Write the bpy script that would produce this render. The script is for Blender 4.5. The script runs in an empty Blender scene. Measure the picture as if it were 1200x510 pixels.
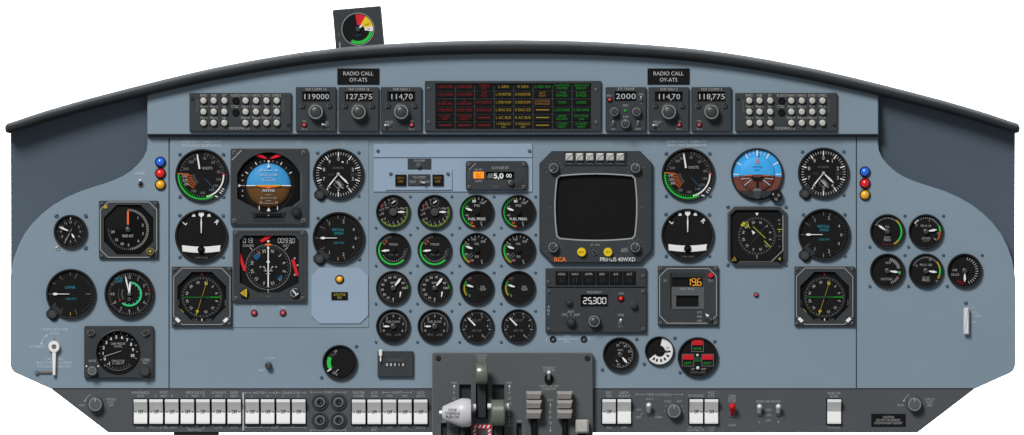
import bpy, math, random
from mathutils import Vector
from mathutils.geometry import tessellate_polygon
random.seed(7)
S = 0.00133            # metres per unit of panel drawing (a 3 1/8 inch gauge is 60 units wide)
DS = S*1.35
Z0 = 1.10              # height of the panel's middle above the ground
sc = bpy.context.scene
COL = sc.collection
PI = math.pi

# ------------------------------------------------------------------ materials
def lin(c):
    c /= 255.0
    return c/12.92 if c <= .04045 else ((c+.055)/1.055)**2.4
GAIN = 1.12
def mat(name, rgb, rough=.5, spec=.25, metal=0., var=.05, scale=60., bump=0., emit=0., coat=0.):
    m = bpy.data.materials.new(name); m.use_nodes = True
    nt = m.node_tree; b = nt.nodes['Principled BSDF']
    col = [lin(v)/GAIN for v in rgb]
    tc = nt.nodes.new('ShaderNodeTexCoord')
    nz = nt.nodes.new('ShaderNodeTexNoise'); nz.inputs['Scale'].default_value = scale; nz.inputs['Detail'].default_value = 5
    nt.links.new(tc.outputs['Object'], nz.inputs['Vector'])
    rp = nt.nodes.new('ShaderNodeValToRGB')
    rp.color_ramp.elements[0].position = .3; rp.color_ramp.elements[1].position = .7
    rp.color_ramp.elements[0].color = [max(0, v*(1-var)) for v in col]+[1]
    rp.color_ramp.elements[1].color = [min(1, v*(1+var)) for v in col]+[1]
    nt.links.new(nz.outputs['Fac'], rp.inputs['Fac'])
    nt.links.new(rp.outputs['Color'], b.inputs['Base Color'])
    b.inputs['Roughness'].default_value = rough
    b.inputs['Specular IOR Level'].default_value = spec
    b.inputs['Metallic'].default_value = metal
    if coat: b.inputs['Coat Weight'].default_value = coat; b.inputs['Coat Roughness'].default_value = .15
    if bump:
        n2 = nt.nodes.new('ShaderNodeTexNoise'); n2.inputs['Scale'].default_value = 900; n2.inputs['Detail'].default_value = 3
        nt.links.new(tc.outputs['Object'], n2.inputs['Vector'])
        bp = nt.nodes.new('ShaderNodeBump'); bp.inputs['Strength'].default_value = bump; bp.inputs['Distance'].default_value = .0006
        nt.links.new(n2.outputs['Fac'], bp.inputs['Height']); nt.links.new(bp.outputs['Normal'], b.inputs['Normal'])
    if emit:
        b.inputs['Emission Color'].default_value = [lin(v) for v in rgb]+[1]; b.inputs['Emission Strength'].default_value = emit
    return m
M = {
 'panel': mat('blue_grey_paint', (122,139,152), .55, .2, var=.04, scale=5, bump=.15),
 'plate': mat('pale_blue_paint', (139,158,177), .5, .2, var=.02, scale=9, bump=.1),
 'edge': mat('panel_edge_paint', (66,74,82), .6, .2),
 'fairing': mat('slate_paint', (76,88,100), .6, .2, var=.03, scale=7, bump=.1),
 'strip': mat('charcoal_paint', (74,78,82), .55, .2, var=.04, scale=14, bump=.15),
 'pedestal': mat('pedestal_grey_paint', (81,85,87), .5, .15, var=.04, scale=14, bump=.15),
 'box': mat('instrument_case_paint', (55,59,62), .5, .12, var=.06, scale=30, bump=.15),
 'boxhi': mat('case_highlight_grey', (98,102,105), .4, .3),  # pale grey: highlight painted on case bevels; also nuts, collars, screws
 'boxlo': mat('dark_case_paint', (42,44,46), .5, .2),
 'line': mat('pale_border_paint', (150,152,152), .5, .2),
 'dial': mat('matt_black_dial', (29,29,30), .8, .02, var=.08),
 'black': mat('black_plastic', (17,17,19), .5, .1),
 'bezel': mat('black_bezel', (20,20,22), .42, .25),
 'bezlip': mat('bezel_lip_highlight', (70,70,72), .35, .4),  # paler than the bezel: highlight of the inner chamfer put into the colour
 'glare': mat('black_vinyl', (47,50,53), .75, .1, var=.12, scale=25, bump=.35),
 'glass': mat('dark_screen_glass', (26,26,27), .3, .05, var=.01),
 'digit': mat('display_digit_white', (182,182,182), .6, .1), 'grip': mat('pale_grip_plastic', (194,194,200), .35, .4, var=.02), 'white': mat('white_marking', (222,222,222), .6, .1, var=.01),
 'soft': mat('faded_white_marking', (158,158,158), .6, .1),
 'grey': mat('grey_marking', (102,102,102), .6, .1),
 'dim': mat('dim_grey_marking', (64,64,64), .6, .1),
 'cap': mat('pale_caption_ink', (188,200,212), .6, .1),
 'green': mat('green_marking', (44,190,70), .6, .1),
 'mint': mat('mint_marking', (60,190,125), .6, .1),
 'dgreen': mat('dark_green_marking', (28,140,38), .6, .1),
 'red': mat('red_paint', (200,24,38), .5, .2),
 'crimson': mat('crimson_lens', (186,66,80), .25, .5),
 'lred': mat('unlit_red_legend', (150,26,32), .5, .1),
 'lyel': mat('unlit_yellow_legend', (170,145,42), .5, .1),
 'lamb': mat('unlit_amber_legend', (196,122,26), .5, .1),
 'lgrn': mat('unlit_green_legend', (34,150,38), .5, .1),
 'yellow': mat('yellow_paint', (218,186,24), .5, .2),
 'pyel': mat('pale_yellow_marking', (172,168,58), .5, .1),
 'orange': mat('orange_paint', (222,108,36), .5, .2),
 'lorange': mat('lit_orange_lamp', (250,140,30), .4, .2, emit=.35),
 'dorange': mat('rust_orange_marking', (172,84,38), .5, .1),
 'cyan': mat('teal_marking', (38,118,134), .5, .1),
 'bluem': mat('blue_marking', (34,82,118), .5, .1),
 'sky': mat('attitude_sky_blue', (58,142,196), .5, .15, var=.03),
 'sky2': mat('attitude_bright_blue', (60,160,224), .5, .15, var=.02),
 'earth': mat('attitude_brown', (96,66,36), .5, .15, var=.05),
 'earth2': mat('attitude_red_brown', (106,62,52), .5, .15, var=.05),
 'steel': mat('brushed_steel', (180,180,180), .4, .5, metal=.2, var=.06),
 'knob': mat('grey_knob_plastic', (80,83,83), .32, .6), 'knobtop': mat('knob_edge_highlight', (118,120,120), .35, .5),  # knobtop: paler ring that paints a highlight round the knob edge
 'knobd': mat('dark_knob_plastic', (54,56,57), .35, .45),
 'btn': mat('pale_grey_button', (176,174,168), .35, .4),
 'rocker': mat('white_rocker_plastic', (222,222,222), .4, .2, var=.01), 'pad': mat('worn_metal_pad', (176,172,170), .35, .5, metal=.2),
 'ared': mat('dark_red_legend', (128,24,30), .6, .05), 'ayel': mat('dark_yellow_legend', (150,126,40), .6, .05), 'aamb': mat('dark_amber_legend', (140,96,30), .6, .05), 'agrn': mat('deep_green_legend', (28,125,34), .6, .05),
 'ink': mat('black_ink', (30,30,32), .6, .1),
 'chrome': mat('polished_nickel', (222,222,228), .28, .5, metal=.15, var=.02),
 'lever': mat('olive_grey_plastic', (112,120,108), .3, .5, metal=.3),
 'lblue': mat('blue_lens', (24,104,226), .18, .6, coat=.6),
 'lredl': mat('red_lens', (226,12,20), .18, .6, coat=.6),
 'lamberl': mat('amber_lens', (238,172,30), .18, .6, coat=.6),
 'scrb': mat('blue_painted_screw', (84,104,124), .4, .4),
 'scrg': mat('grey_screw', (96,99,101), .35, .5),
 'slot': mat('screw_slot', (24,28,34), .6, .1),
 'well': mat('window_well_black', (15,15,16), .7, .05),
 'bronze': mat('worn_bronze', (110,100,92), .45, .4),
 'backdrop': mat('white_backdrop_paper', (255,255,255), .9, .0, var=0.0),
 'led': mat('amber_seven_segment', (225,155,40), .4, .1, emit=.3),
}
# ------------------------------------------------------------------ text
_tc = {}
def _traw(s, bold):
    cu = bpy.data.curves.new('t', 'FONT'); cu.body = s; cu.resolution_u = 3; cu.size = 1
    if bold: cu.offset = .018*bold
    ob = bpy.data.objects.new('t', cu)
    me = bpy.data.meshes.new_from_object(ob)
    vs = [(v.co.x, v.co.y) for v in me.vertices]; fs = [tuple(p.vertices) for p in me.polygons]
    bpy.data.objects.remove(ob); bpy.data.curves.remove(cu); bpy.data.meshes.remove(me)
    return vs, fs
_H = None
def tmesh(s, bold=0):
    global _H
    if _H is None:
        v, f = _traw('H', 0); _H = max(p[1] for p in v)-min(p[1] for p in v)
    k = (s, bold)
    if k not in _tc:
        v, f = _traw(s, bold)
        x0 = min(p[0] for p in v); x1 = max(p[0] for p in v)
        _tc[k] = ([((a-(x0+x1)/2)/_H, b/_H-.5) for a, b in v], f, (x1-x0)/_H)
    return _tc[k]

# ------------------------------------------------------------------ mesh builder. x right, y DOWN, d towards the viewer
def pol(r, a): a = math.radians(a); return (r*math.sin(a), -r*math.cos(a))
def area(p): return sum(p[i][0]*p[(i+1) % len(p)][1]-p[(i+1) % len(p)][0]*p[i][1] for i in range(len(p)))/2
def inset(p, k):
    n = len(p); s = 1 if area(p) > 0 else -1; out = []
    for i in range(n):
        a = Vector(p[i-1]); b = Vector(p[i]); c = Vector(p[(i+1) % n])
        e1 = (b-a).normalized(); e2 = (c-b).normalized()
        n1 = Vector((-e1.y, e1.x))*s; n2 = Vector((-e2.y, e2.x))*s
        h = (n1+n2)
        if h.length < 1e-6: h = n1
        h.normalize(); q = max(.35, h.dot(n1))
        out.append(tuple(b+h*(k/q)))
    return out
def rect(x0, y0, x1, y1, r=0, n=4):
    if r <= 0: return [(x0, y0), (x1, y0), (x1, y1), (x0, y1)]
    out = []
    for cx, cy, a0 in ((x1-r, y0+r, 0), (x1-r, y1-r, 90), (x0+r, y1-r, 180), (x0+r, y0+r, 270)):
        for i in range(n+1):
            q = pol(r, a0+90*i/n); out.append((cx+q[0], cy+q[1]))
    return out
def cham(x0, y0, x1, y1, c):
    return [(x0+c, y0), (x1-c, y0), (x1, y0+c), (x1, y1-c), (x1-c, y1), (x0+c, y1), (x0, y1-c), (x0, y0+c)]
def circ(x, y, r, n=32): return [(x+pol(r, 360*i/n)[0], y+pol(r, 360*i/n)[1]) for i in range(n)]
class MB:
    def __init__(s): s.v = []; s.f = []; s.m = []; s.mats = []
    def mi(s, k):
        if k not in s.mats: s.mats.append(k)
        return s.mats.index(k)
    def add(s, vs, fs, m):
        o = len(s.v); s.v += vs; i = s.mi(m)
        for f in fs: s.f.append([o+q for q in f]); s.m.append(i)
    def sheet(s, pts, d, m):
        if area(pts) > 0: pts = pts[::-1]
        s.add([(x, y, d) for x, y in pts], [list(range(len(pts)))], m); return s
    def prism(s, pts, d0, d1, m, bev=0, bm=None, holes=()):
        if area(pts) > 0: pts = pts[::-1]
        n = len(pts); top = inset(pts, bev) if bev else pts
        vs = [(x, y, d0) for x, y in pts]+[(x, y, d1-bev) for x, y in pts]
        s.add(vs, [[i, (i+1) % n, n+(i+1) % n, n+i] for i in range(n)], m)
        if bev:
            s.add([(x, y, d1-bev) for x, y in pts]+[(x, y, d1) for x, y in top], [[i, (i+1) % n, n+(i+1) % n, n+i] for i in range(n)], bm or m)
        for d, loop in ((d1, top), (d0, pts)):
            if not holes:
                L = loop if d == d1 else loop[::-1]
                s.add([(x, y, d) for x, y in L], [list(range(n))], m)
            else:
                hs = [list(h) for h in holes]
                allp = [Vector((x, y, 0)) for x, y in loop]; polys = [allp]
                for h in hs: polys.append([Vector((x, y, 0)) for x, y in h])
                flat = [p for q in polys for p in q]
                s.add([(p.x, p.y, d) for p in flat], [list(t) for t in tessellate_polygon(polys)], m)
        for h in holes:
            k = len(h)
            s.add([(x, y, d0) for x, y in h]+[(x, y, d1) for x, y in h], [[i, (i+1) % k, k+(i+1) % k, k+i] for i in range(k)], bm or m)
        return s
    def loopline(s, pts, w, d, m):
        a = inset(pts, -w/2); b = inset(pts, w/2); n = len(pts)
        s.add([(x, y, d) for x, y in a]+[(x, y, d) for x, y in b], [[i, (i+1) % n, n+(i+1) % n, n+i] for i in range(n)], m); return s
    def lathe(s, x, y, prof, m, n=28, a0=0, a1=360, flute=None):
        full = abs(a1-a0) >= 360; k = n if full else n+1
        for (p, q) in zip(prof, prof[1:]):
            mm = m
            if len(q) > 2 and q[2]: mm = q[2]
            vs = []
            for r, d in (p[:2], q[:2]):
                for i in range(k):
                    a = a0+(a1-a0)*i/n
                    rr = r*(1-flute if (flute and i % 2) else 1)
                    c = pol(rr, a); vs.append((x+c[0], y+c[1], d))
            fs = [[i, (i+1) % k, k+(i+1) % k, k+i] for i in range(n)]
            if q[0] < 1e-6: vs = vs[:k]+[(x, y, q[1])]; fs = [[i, (i+1) % k, k] for i in range(n)]
            elif p[0] < 1e-6: vs = [(x, y, p[1])]+vs[k:]; fs = [[0, 1+(i+1) % k, 1+i] for i in range(n)]
            s.add(vs, fs, mm)
        return s
    def disc(s, x, y, r, d, m, n=32): return s.sheet(circ(x, y, r, n), d, m)
    def arc(s, x, y, r0, r1, a0, a1, d, m, n=None):
        n = n or max(3, int(abs(a1-a0)/8)); vs = []
        for r in (r0, r1):
            for i in range(n+1):
                c = pol(r, a0+(a1-a0)*i/n); vs.append((x+c[0], y+c[1], d))
        s.add(vs, [[i, i+1, n+2+i, n+1+i] for i in range(n)], m); return s
    def ln(s, x0, y0, x1, y1, w, d, m, w1=None):
        a = Vector((x0, y0)); b = Vector((x1, y1)); t = (b-a).normalized(); p = Vector((-t.y, t.x)); w1 = w if w1 is None else w1
        q = [a+p*w/2, b+p*w1/2, b-p*w1/2, a-p*w/2]
        return s.sheet([tuple(v) for v in q], d, m)
    def tick(s, x, y, a, r0, r1, w, d, m, w1=None):
        p = pol(r0, a); q = pol(r1, a); return s.ln(x+p[0], y+p[1], x+q[0], y+q[1], w, d, m, w1)
    def ticks(s, x, y, n, a0, a1, r0, r1, w, d, m):
        for i in range(n): s.tick(x, y, a0+(a1-a0)*i/max(1, n-1), r0, r1, w, d, m)
        return s
    def text(s, t, x, y, h, d, m, bold=0, sx=1., rot=0, al='c', fit=None):
        v, f, w = tmesh(t, bold)
        if fit: sx = fit/(w*h)
        off = 0 if al == 'c' else (w/2*h*sx if al == 'l' else -w/2*h*sx)
        c, q = math.cos(math.radians(rot)), math.sin(math.radians(rot)); vs = []
        for a, b in v:
            a = a*h*sx+off; b = -b*h
            vs.append((x+a*c-b*q, y+a*q+b*c, d))
        s.add(vs, [list(k)[::-1] for k in f], m); return s
    def rod(s, p0, p1, r0, r1, m, n=12, cap=True):
        a = Vector(p0); b = Vector(p1); t = (b-a).normalized(); u = t.orthogonal().normalized(); w = t.cross(u); vs = []
        for c, r in ((a, r0), (b, r1)):
            for i in range(n):
                g = 2*PI*i/n; vs.append(tuple(c+(u*math.cos(g)+w*math.sin(g))*r))
        fs = [[i, (i+1) % n, n+(i+1) % n, n+i] for i in range(n)]
        if cap: fs += [list(range(n))[::-1], list(range(n, 2*n))]
        s.add(vs, fs, m); return s
    def ball(s, x, y, d, r, m, n=14, k=8, sy=1., sd=1.):
        vs = [(x, y, d-r*sd)]
        for j in range(1, k):
            a = -PI/2+PI*j/k
            for i in range(n):
                g = 2*PI*i/n; vs.append((x+r*math.cos(a)*math.cos(g), y+r*sy*math.cos(a)*math.sin(g), d+r*sd*math.sin(a)))
        vs.append((x, y, d+r*sd)); L = len(vs)-1
        fs = [[0, 1+(i+1) % n, 1+i] for i in range(n)]
        for j in range(k-2):
            fs += [[1+j*n+i, 1+j*n+(i+1) % n, 1+(j+1)*n+(i+1) % n, 1+(j+1)*n+i] for i in range(n)]
        fs += [[L, L-n+i, L-n+(i+1) % n] for i in range(n)]
        s.add(vs, fs, m); return s
    def mesh(s, name, smooth=True):
        me = bpy.data.meshes.new(name)
        me.from_pydata([(x*S, -d*DS, -y*S) for x, y, d in s.v], [], s.f)
        for k in s.mats: me.materials.append(M[k])
        me.polygons.foreach_set('material_index', s.m)
        import bmesh
        bm = bmesh.new(); bm.from_mesh(me); bmesh.ops.remove_doubles(bm, verts=bm.verts, dist=1e-6)
        bmesh.ops.recalc_face_normals(bm, faces=bm.faces); bm.to_mesh(me); bm.free()
        if smooth:
            me.polygons.foreach_set('use_smooth', [True]*len(me.polygons)); me.set_sharp_from_angle(angle=math.radians(34))
        me.update(); return me

def tag(o, label, cat=None, group=None, kind=None):
    if label: o['label'] = label
    if cat: o['category'] = cat
    if group: o['group'] = group
    if kind: o['kind'] = kind
def wpos(x, y, d): return ((x-600)*S, -d*DS, Z0+(255-y)*S)
class T:
    """one top-level thing: an Empty at its place on the panel, parts are its children"""
    def __init__(s, name, label, cat, x, y, d=0, group=None, rot=0):
        s.o = bpy.data.objects.new(name, None); COL.objects.link(s.o); s.o.empty_display_size = .01
        s.o.location = wpos(x, y, d); s.o.rotation_euler = (0, math.radians(rot), 0); tag(s.o, label, cat, group)
    def part(s, name, mb, x=0, y=0, d=0, parent=None, label=None):
        me = mb.mesh(name) if isinstance(mb, MB) else mb
        o = bpy.data.objects.new(name, me); COL.objects.link(o); o.parent = parent or s.o
        o.location = (x*S, -d*DS, -y*S)
        if label: o['label'] = label
        return o
def one(name, mb, label, cat, x, y, d=0, group=None, kind=None):
    o = bpy.data.objects.new(name, mb.mesh(name)); COL.objects.link(o); o.location = wpos(x, y, d); tag(o, label, cat, group, kind); return o
SEG = {'0': 'abcdef', '1': 'bc', '2': 'abged', '3': 'abgcd', '4': 'fgbc', '5': 'afgcd', '6': 'afgedc', '7': 'abc', '8': 'abcdefg', '9': 'abcdfg'}
def segs(f, s, x0, y, h, w, pitch, d, m, th=.9):
    # seven segment digits, x0 = centre of the first
    k = 0
    for c in s:
        x = x0+k*pitch
        if c in ',.': f.ln(x-pitch/2, y+h/2-.5, x-pitch/2-(.5 if c == ',' else 0), y+h/2+(1.2 if c == ',' else .5), th, d, m); continue
        a, b_ = w/2, h/2; g = th*.35
        L_ = {'a': (-a+g, -b_, a-g, -b_), 'g': (-a+g, 0, a-g, 0), 'd': (-a+g, b_, a-g, b_), 'f': (-a, -b_+g, -a, -g), 'e': (-a, g, -a, b_-g), 'b': (a, -b_+g, a, -g), 'c': (a, g, a, b_-g)}
        for q in SEG[c]: u = L_[q]; f.ln(x+u[0], y+u[1], x+u[2], y+u[3], th, d, m)
        k += 1
# shared small meshes
_sm = {}
def screw_me(r=2., m='scrb'):
    k = ('s', r, m)
    if k not in _sm:
        b = MB(); b.lathe(0, 0, [(r, -.5), (r, .5), (r*.75, 1.1), (0, 1.3)], m, 14)
        b.ln(-r*.75, r*.35, r*.75, -r*.35, r*.35, 1.36, 'slot'); _sm[k] = b.mesh('screw')
    return _sm[k]
def cross_me(r=2.4, m='scrg'):
    k = ('c', r, m)
    if k not in _sm:
        b = MB(); b.lathe(0, 0, [(r*1.15, .05), (r*1.15, .25), (r, .3, 'black'), (r, 1.0), (r*.7, 1.5), (0, 1.6)], m, 16)
        b.ln(-r*.6, 0, r*.6, 0, r*.3, 1.66, 'slot'); b.ln(0, -r*.6, 0, r*.6, r*.3, 1.68, 'slot'); _sm[k] = b.mesh('screw')
    return _sm[k]
def knob(t, x, y, d, r, h, m='knob', pointer='soft', pa=0, name='knob', skirt=True, fl=.06, conc=True):
    """a fluted knob on a skirt, as a part with its pointer line as a sub-part"""
    b = MB()
    if skirt: b.lathe(x, y, [(r*1.1, d), (r*1.1, d+.8), (r*1.0, d+1.2)], 'knobd', 28)
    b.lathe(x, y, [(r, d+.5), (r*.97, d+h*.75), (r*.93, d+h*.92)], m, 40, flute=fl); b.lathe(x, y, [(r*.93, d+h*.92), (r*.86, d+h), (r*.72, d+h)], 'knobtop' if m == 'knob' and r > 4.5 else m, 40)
    if conc: b.lathe(x, y, [(r*.72, d+h, ), (r*.66, d+h-.5), (r*.6, d+h+.35), (r*.5, d+h+.7), (0, d+h+.8)], 'knobd' if m == 'knob' else m, 28)
    else: b.lathe(x, y, [(r*.72, d+h), (0, d+h+.1)], m, 28)
    o = t.part(name, b)
    if pointer:
        q = MB(); q.tick(x, y, pa, r*.35, r*.9, max(.7, r*.14), d+h+.95, pointer); t.part('pointer', q, parent=o)
    return o
def toggle(t, x, y, d, a=0, L=6, r=1.5, m='chrome', tip=None, nut='boxhi', lr=1.):
    b = MB(); b.lathe(x, y, [(r*2.0, d), (r*2.0, d+1), (r*1.6, d+1.5), (r*1.2, d+1.5), (r*1.1, d+.6, 'black'), (0, d+.6, 'black')], nut, 6*3)
    t.part('mounting_nut', b)
    p = pol(L, a); b = MB(); e = (x+p[0], y+p[1], d+L*.9)
    b.rod((x, y, d+.5), e, r*.6*lr, r*.95*lr, m, 14); b.ball(*e, r*lr, tip or m, 14, 8); t.part('lever', b)
def lamp(t, x, y, d, r, m='crimson', name='lens'):
    b = MB(); b.lathe(x, y, [(r*1.25, d), (r*1.25, d+1), (r*1.0, d+1.5), (r*.95, d+.9)], 'black', 20)
    t.part('bezel_ring', b)
    b = MB(); b.lathe(x, y, [(r*.95, d+.8), (r*.85, d+1.9), (r*.6, d+2.7), (r*.3, d+3.1), (0, d+3.2)], m, 20); t.part(name, b)
def needle(t, a, L, w, d=3.4, m='white', tail=3, base=0, x=0, y=0, hub=2.6, hm='dim', name='needle'):
    b = MB(); p0 = pol(-tail, a); pb = pol(base, a); p1 = pol(L*.72, a); p2 = pol(L, a)
    n = pol(1, a+90)
    def off(p, k): return (x+p[0]+n[0]*k, y+p[1]+n[1]*k)
    st = pb if base else p0
    b.prism([off(st, w*.25), off(p1, w*.5), off(p2, w*.08), off(p2, -w*.08), off(p1, -w*.5), off(st, -w*.25)], d, d+.35, m)
    o = t.part(name, b)
    if hub:
        h = MB(); h.lathe(x, y, [(hub, d-1), (hub, d+.8), (hub*.7, d+1.1), (0, d+1.15)], hm, 20); t.part('hub', h)
    return o
def bezel(t, r, w=2.6, h=4.2, dial='dial', lip=True):
    b = MB()
    b.lathe(0, 0, [(r, -.5), (r, h-1), (r-.8, h), (r-w*.6, h), (r-w*.75, h-.25, 'bezlip' if lip else None), (r-w, h-1.6), (r-w, 1)], 'bezel', 56)
    t.part('bezel', b)
    f = MB(); f.disc(0, 0, r-w*.9, 1.6, dial, 48); return f
DM = 1.85    # depth of dial markings
def gscrews(t, pts, r=2.0, m='scrb', d=0):
    me = screw_me(r, m)
    for i, (x, y) in enumerate(pts):
        o = t.part('screw', me, x, y, d); o.rotation_euler = (0, (i*1.3) % 3.1, 0)
# ================================================================== setting, light, camera
bd = bpy.data.meshes.new('backdrop'); bd.from_pydata([(-9, 4, -5), (9, 4, -5), (9, 4, 7), (-9, 4, 7)], [], [(0, 1, 2, 3)]); bd.materials.append(M['backdrop'])
bo = bpy.data.objects.new('backdrop', bd); COL.objects.link(bo); bo['kind'] = 'structure'; bo['label'] = 'plain white studio backdrop behind the panel'
w = bpy.data.worlds.new('World'); sc.world = w; w.use_nodes = True
w.node_tree.nodes['Background'].inputs['Color'].default_value = (.96, .98, 1, 1); w.node_tree.nodes['Background'].inputs['Strength'].default_value = .28
def lampo(name, loc, tgt, size, power, col=(1, 1, 1), sy=None):
    l = bpy.data.lights.new(name, 'AREA'); l.shape = 'RECTANGLE' if sy else 'DISK'; l.size = size; l.energy = power; l.color = col
    if sy: l.size_y = sy
    o = bpy.data.objects.new(name, l); COL.objects.link(o); o.location = loc
    o.rotation_euler = (Vector(tgt)-Vector(loc)).to_track_quat('-Z', 'Y').to_euler(); return o
kd = Vector((-.42, -1, .78)).normalized()*13
lampo('key_lamp', tuple(kd+Vector((0, 0, Z0))), (0, 0, Z0), 4.2, 1900, (1, .995, .98))
lampo('added_backdrop_light', (0, 1.2, 5.2), (0, 4, .8), 6, 1500, sy=1.0)  # added lamp out of frame, only whitens the backdrop
cam = bpy.data.cameras.new('camera'); co = bpy.data.objects.new('camera', cam); COL.objects.link(co)
CD = 16.; co.location = (0, -CD, Z0); co.rotation_euler = (PI/2, 0, 0); cam.sensor_width = 36; cam.lens = 36*CD/(1200*S); cam.clip_end = 200; cam.clip_start = .1
sc.camera = co
sc.view_settings.view_transform = 'Standard'; sc.view_settings.look = 'None'; sc.view_settings.exposure = 0; sc.view_settings.gamma = 1

# ================================================================== the boards
_top = [(6, 149), (12, 144.5), (50, 131.5), (100, 117), (150, 104), (200, 91.5), (250, 80), (300, 70.3), (350, 62), (400, 56), (450, 52), (500, 49.2), (550, 47.6), (600, 47)]
_top = _top[1:]
_top = _top + [(1201-x, y) for x, y in _top[::-1][1:]]
def arc_y(x):
    if x <= _top[0][0]: return _top[0][1]
    for (a, b), (c, e) in zip(_top, _top[1:]):
        if a <= x <= c:
            return b+(e-b)*(x-a)/(c-a)
    return _top[-1][1]
def gr(x): return 5.7+2.5*max(0, 1-abs(x-600.5)/590)**.6        # visible half height of the roll
def smooth_arc(x): return (arc_y(x-12)+2*arc_y(x)+arc_y(x+12))/4 if 40 < x < 1160 else arc_y(x)
# glareshield: a padded roll swept along the arc
xs = [11+i*(1190-11)/110 for i in range(111)]
b = MB(); prof = []
ns = 18; rows = []
def section(x, k):
    r = gr(x)*k; cy = smooth_arc(x)+gr(x)
    y0, y1 = smooth_arc(x-4)+gr(x-4), smooth_arc(x+4)+gr(x+4); t = Vector((8, y1-y0)).normalized(); n = Vector((-t.y, t.x))
    out = []
    for i in range(ns+1):
        a = PI*i/ns; dy = -math.cos(a)*r; dd = 12*k+math.sin(a)*r*1.25
        out.append((x+n.x*dy, cy+n.y*dy, dd))
    out = [(x-n.x*r, cy-n.y*r, -62)]+out+[(x+n.x*r, cy+n.y*r, -62)]
    return out
for j in range(6):
    k = math.sin(PI/2*(j+.3)/6); rows.append([(p[0]-5*math.cos(PI/2*(j+.3)/6), p[1]+1.6*math.cos(PI/2*(j+.3)/6), p[2]) for p in section(xs[0], k)])
rows += [section(x, 1) for x in xs]
for j in range(5, -1, -1):
    k = math.sin(PI/2*(j+.3)/6); rows.append([(p[0]+5*math.cos(PI/2*(j+.3)/6), p[1]+1.6*math.cos(PI/2*(j+.3)/6), p[2]) for p in section(xs[-1], k)])
nn = len(rows[0]); vs = [p for r in rows for p in r]
fs = [[i*nn+j, (i+1)*nn+j, (i+1)*nn+(j+1) % nn, i*nn+(j+1) % nn] for i in range(len(rows)-1) for j in range(nn)]
fs += [list(range(nn)), [(len(rows)-1)*nn+j for j in range(nn)][::-1]]
b.add([(x-600, y-120, d) for x, y, d in vs], fs, 'glare')
one('glareshield', b, 'long arched black padded glareshield roll over the top of the panel', 'glareshield', 600, 120)

# wavy inner edge of the outboard boards (left; mirrored about 601 for the right)
wave = [(173, 158), (173, 167), (172, 176), (168.5, 184), (162, 192.5), (154, 200), (145, 206), (133, 211.5), (120, 216), (107, 220), (95, 224), (79, 231), (63, 240), (50, 250), (38, 262), (29, 274), (22, 288), (16, 304), (12.5, 322)]
mir = lambda p: [(1202-x, y) for x, y in p]
# side fairings: curved boards that lean out under the glareshield
def fairing(left):
    g = MB(); cols = 24; rws = 22
    xr = 176.; top = []; vs = []
    def dep(y): 
        u = max(0, min(1, (y-100)/190)); return 3-16*(1-(1-u)**2.2)
    for i in range(cols+1):
        x = 12+(xr-12)*i/cols; y0 = smooth_arc(x)+gr(x)
        for j in range(rws+1):
            y = y0+(335-y0)*j/rws; vs.append((x, y, dep(y)))
    m = rws+1; fs = [[i*m+j, i*m+j+1, (i+1)*m+j+1, (i+1)*m+j] for i in range(cols) for j in range(rws)]
    nb = len(vs); vs += [(x, y, -60) for x, y, d in vs]
    fs += [[nb+q for q in f][::-1] for f in fs]
    rim = [j for j in range(m)]+[i*m+m-1 for i in range(1, cols+1)]+[cols*m+j for j in range(m-2, -1, -1)]+[i*m for i in range(cols-1, 0, -1)]
    fs += [[a, rim[(q+1) % len(rim)], nb+rim[(q+1) % len(rim)], nb+a] for q, a in enumerate(rim)]
    if not left: vs = [(1202-x, y, d) for x, y, d in vs]
    ox = 90 if left else 1112
    g.add([(x-ox, y-220, d) for x, y, d in vs], fs, 'fairing')
    one('side_fairing', g, 'dark slate side board with curved edge above the %s' % ('aircraft clock' if left else 'five small gauges'),
        'side board', ox, 220, group='slate side boards')
fairing(True); fairing(False)

def loc(pts, ox, oy): return [(x-ox, y-oy) for x, y in pts]
PX, PY = 600, 310
t = T('instrument_panel', 'main blue grey instrument panel board with wavy ends and round gauges', 'instrument panel', PX, PY)
left = wave+[(12, 330), (12, 425), (12.6, 430), (14.5, 434), (18, 437), (61, 456)]
sil = wave+[(12, 330), (12, 425), (12.6, 430), (14.5, 434), (18, 437), (61, 456.5), (1141, 456.5)]+mir([(12, 330), (12, 425), (12.6, 430), (14.5, 434), (18, 437)])[::-1]+mir(wave)[::-1]
sil2 = [(x, y) for x, y in sil]
fb = MB(); fb.prism(inset(loc(sil2, PX, PY), 0.4), -40, -1.6, 'edge'); t.part('backing_frame', fb)
lp = wave+[(12, 330), (12, 425), (12.6, 430), (14.5, 434), (18, 437), (59, 455.4), (197.8, 455.4), (197.8, 158)]
b = MB(); b.prism(loc(lp, PX, PY), -1.6, 0, 'panel', .5); t.part('outboard_board', b, label='outboard board at the clock end with wavy edge')
b = MB(); b.prism(loc([(1202-x, y) for x, y in lp], PX, PY), -1.6, 0, 'panel', .5); t.part('outboard_board', b, label='outboard board at the plain end with wavy edge')
b = MB(); b.prism(loc(rect(198.8, 158, 1003.2, 455.4), PX, PY), -1.6, 0, 'panel', .4); t.part('centre_board', b)
b = MB(); b.prism(loc(rect(199.6, 163.5, 432.2, 384, 1), PX, PY), 0, .7, 'panel', .35); t.part('flight_instrument_board', b)
b = MB(); b.prism(loc(rect(438, 168.5, 624, 184.8), PX, PY), 0, 1.2, 'plate', .4); t.part('cover_strip', b)
b = MB(); b.prism(loc(rect(438, 185.6, 624, 225), PX, PY), 0, 1.2, 'plate', .4); t.part('cover_plate', b)
gscrews(t, [(443-PX, 177-PY), (620.5-PX, 177-PY)], 2.2, d=1.2)
L = MB()
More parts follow.
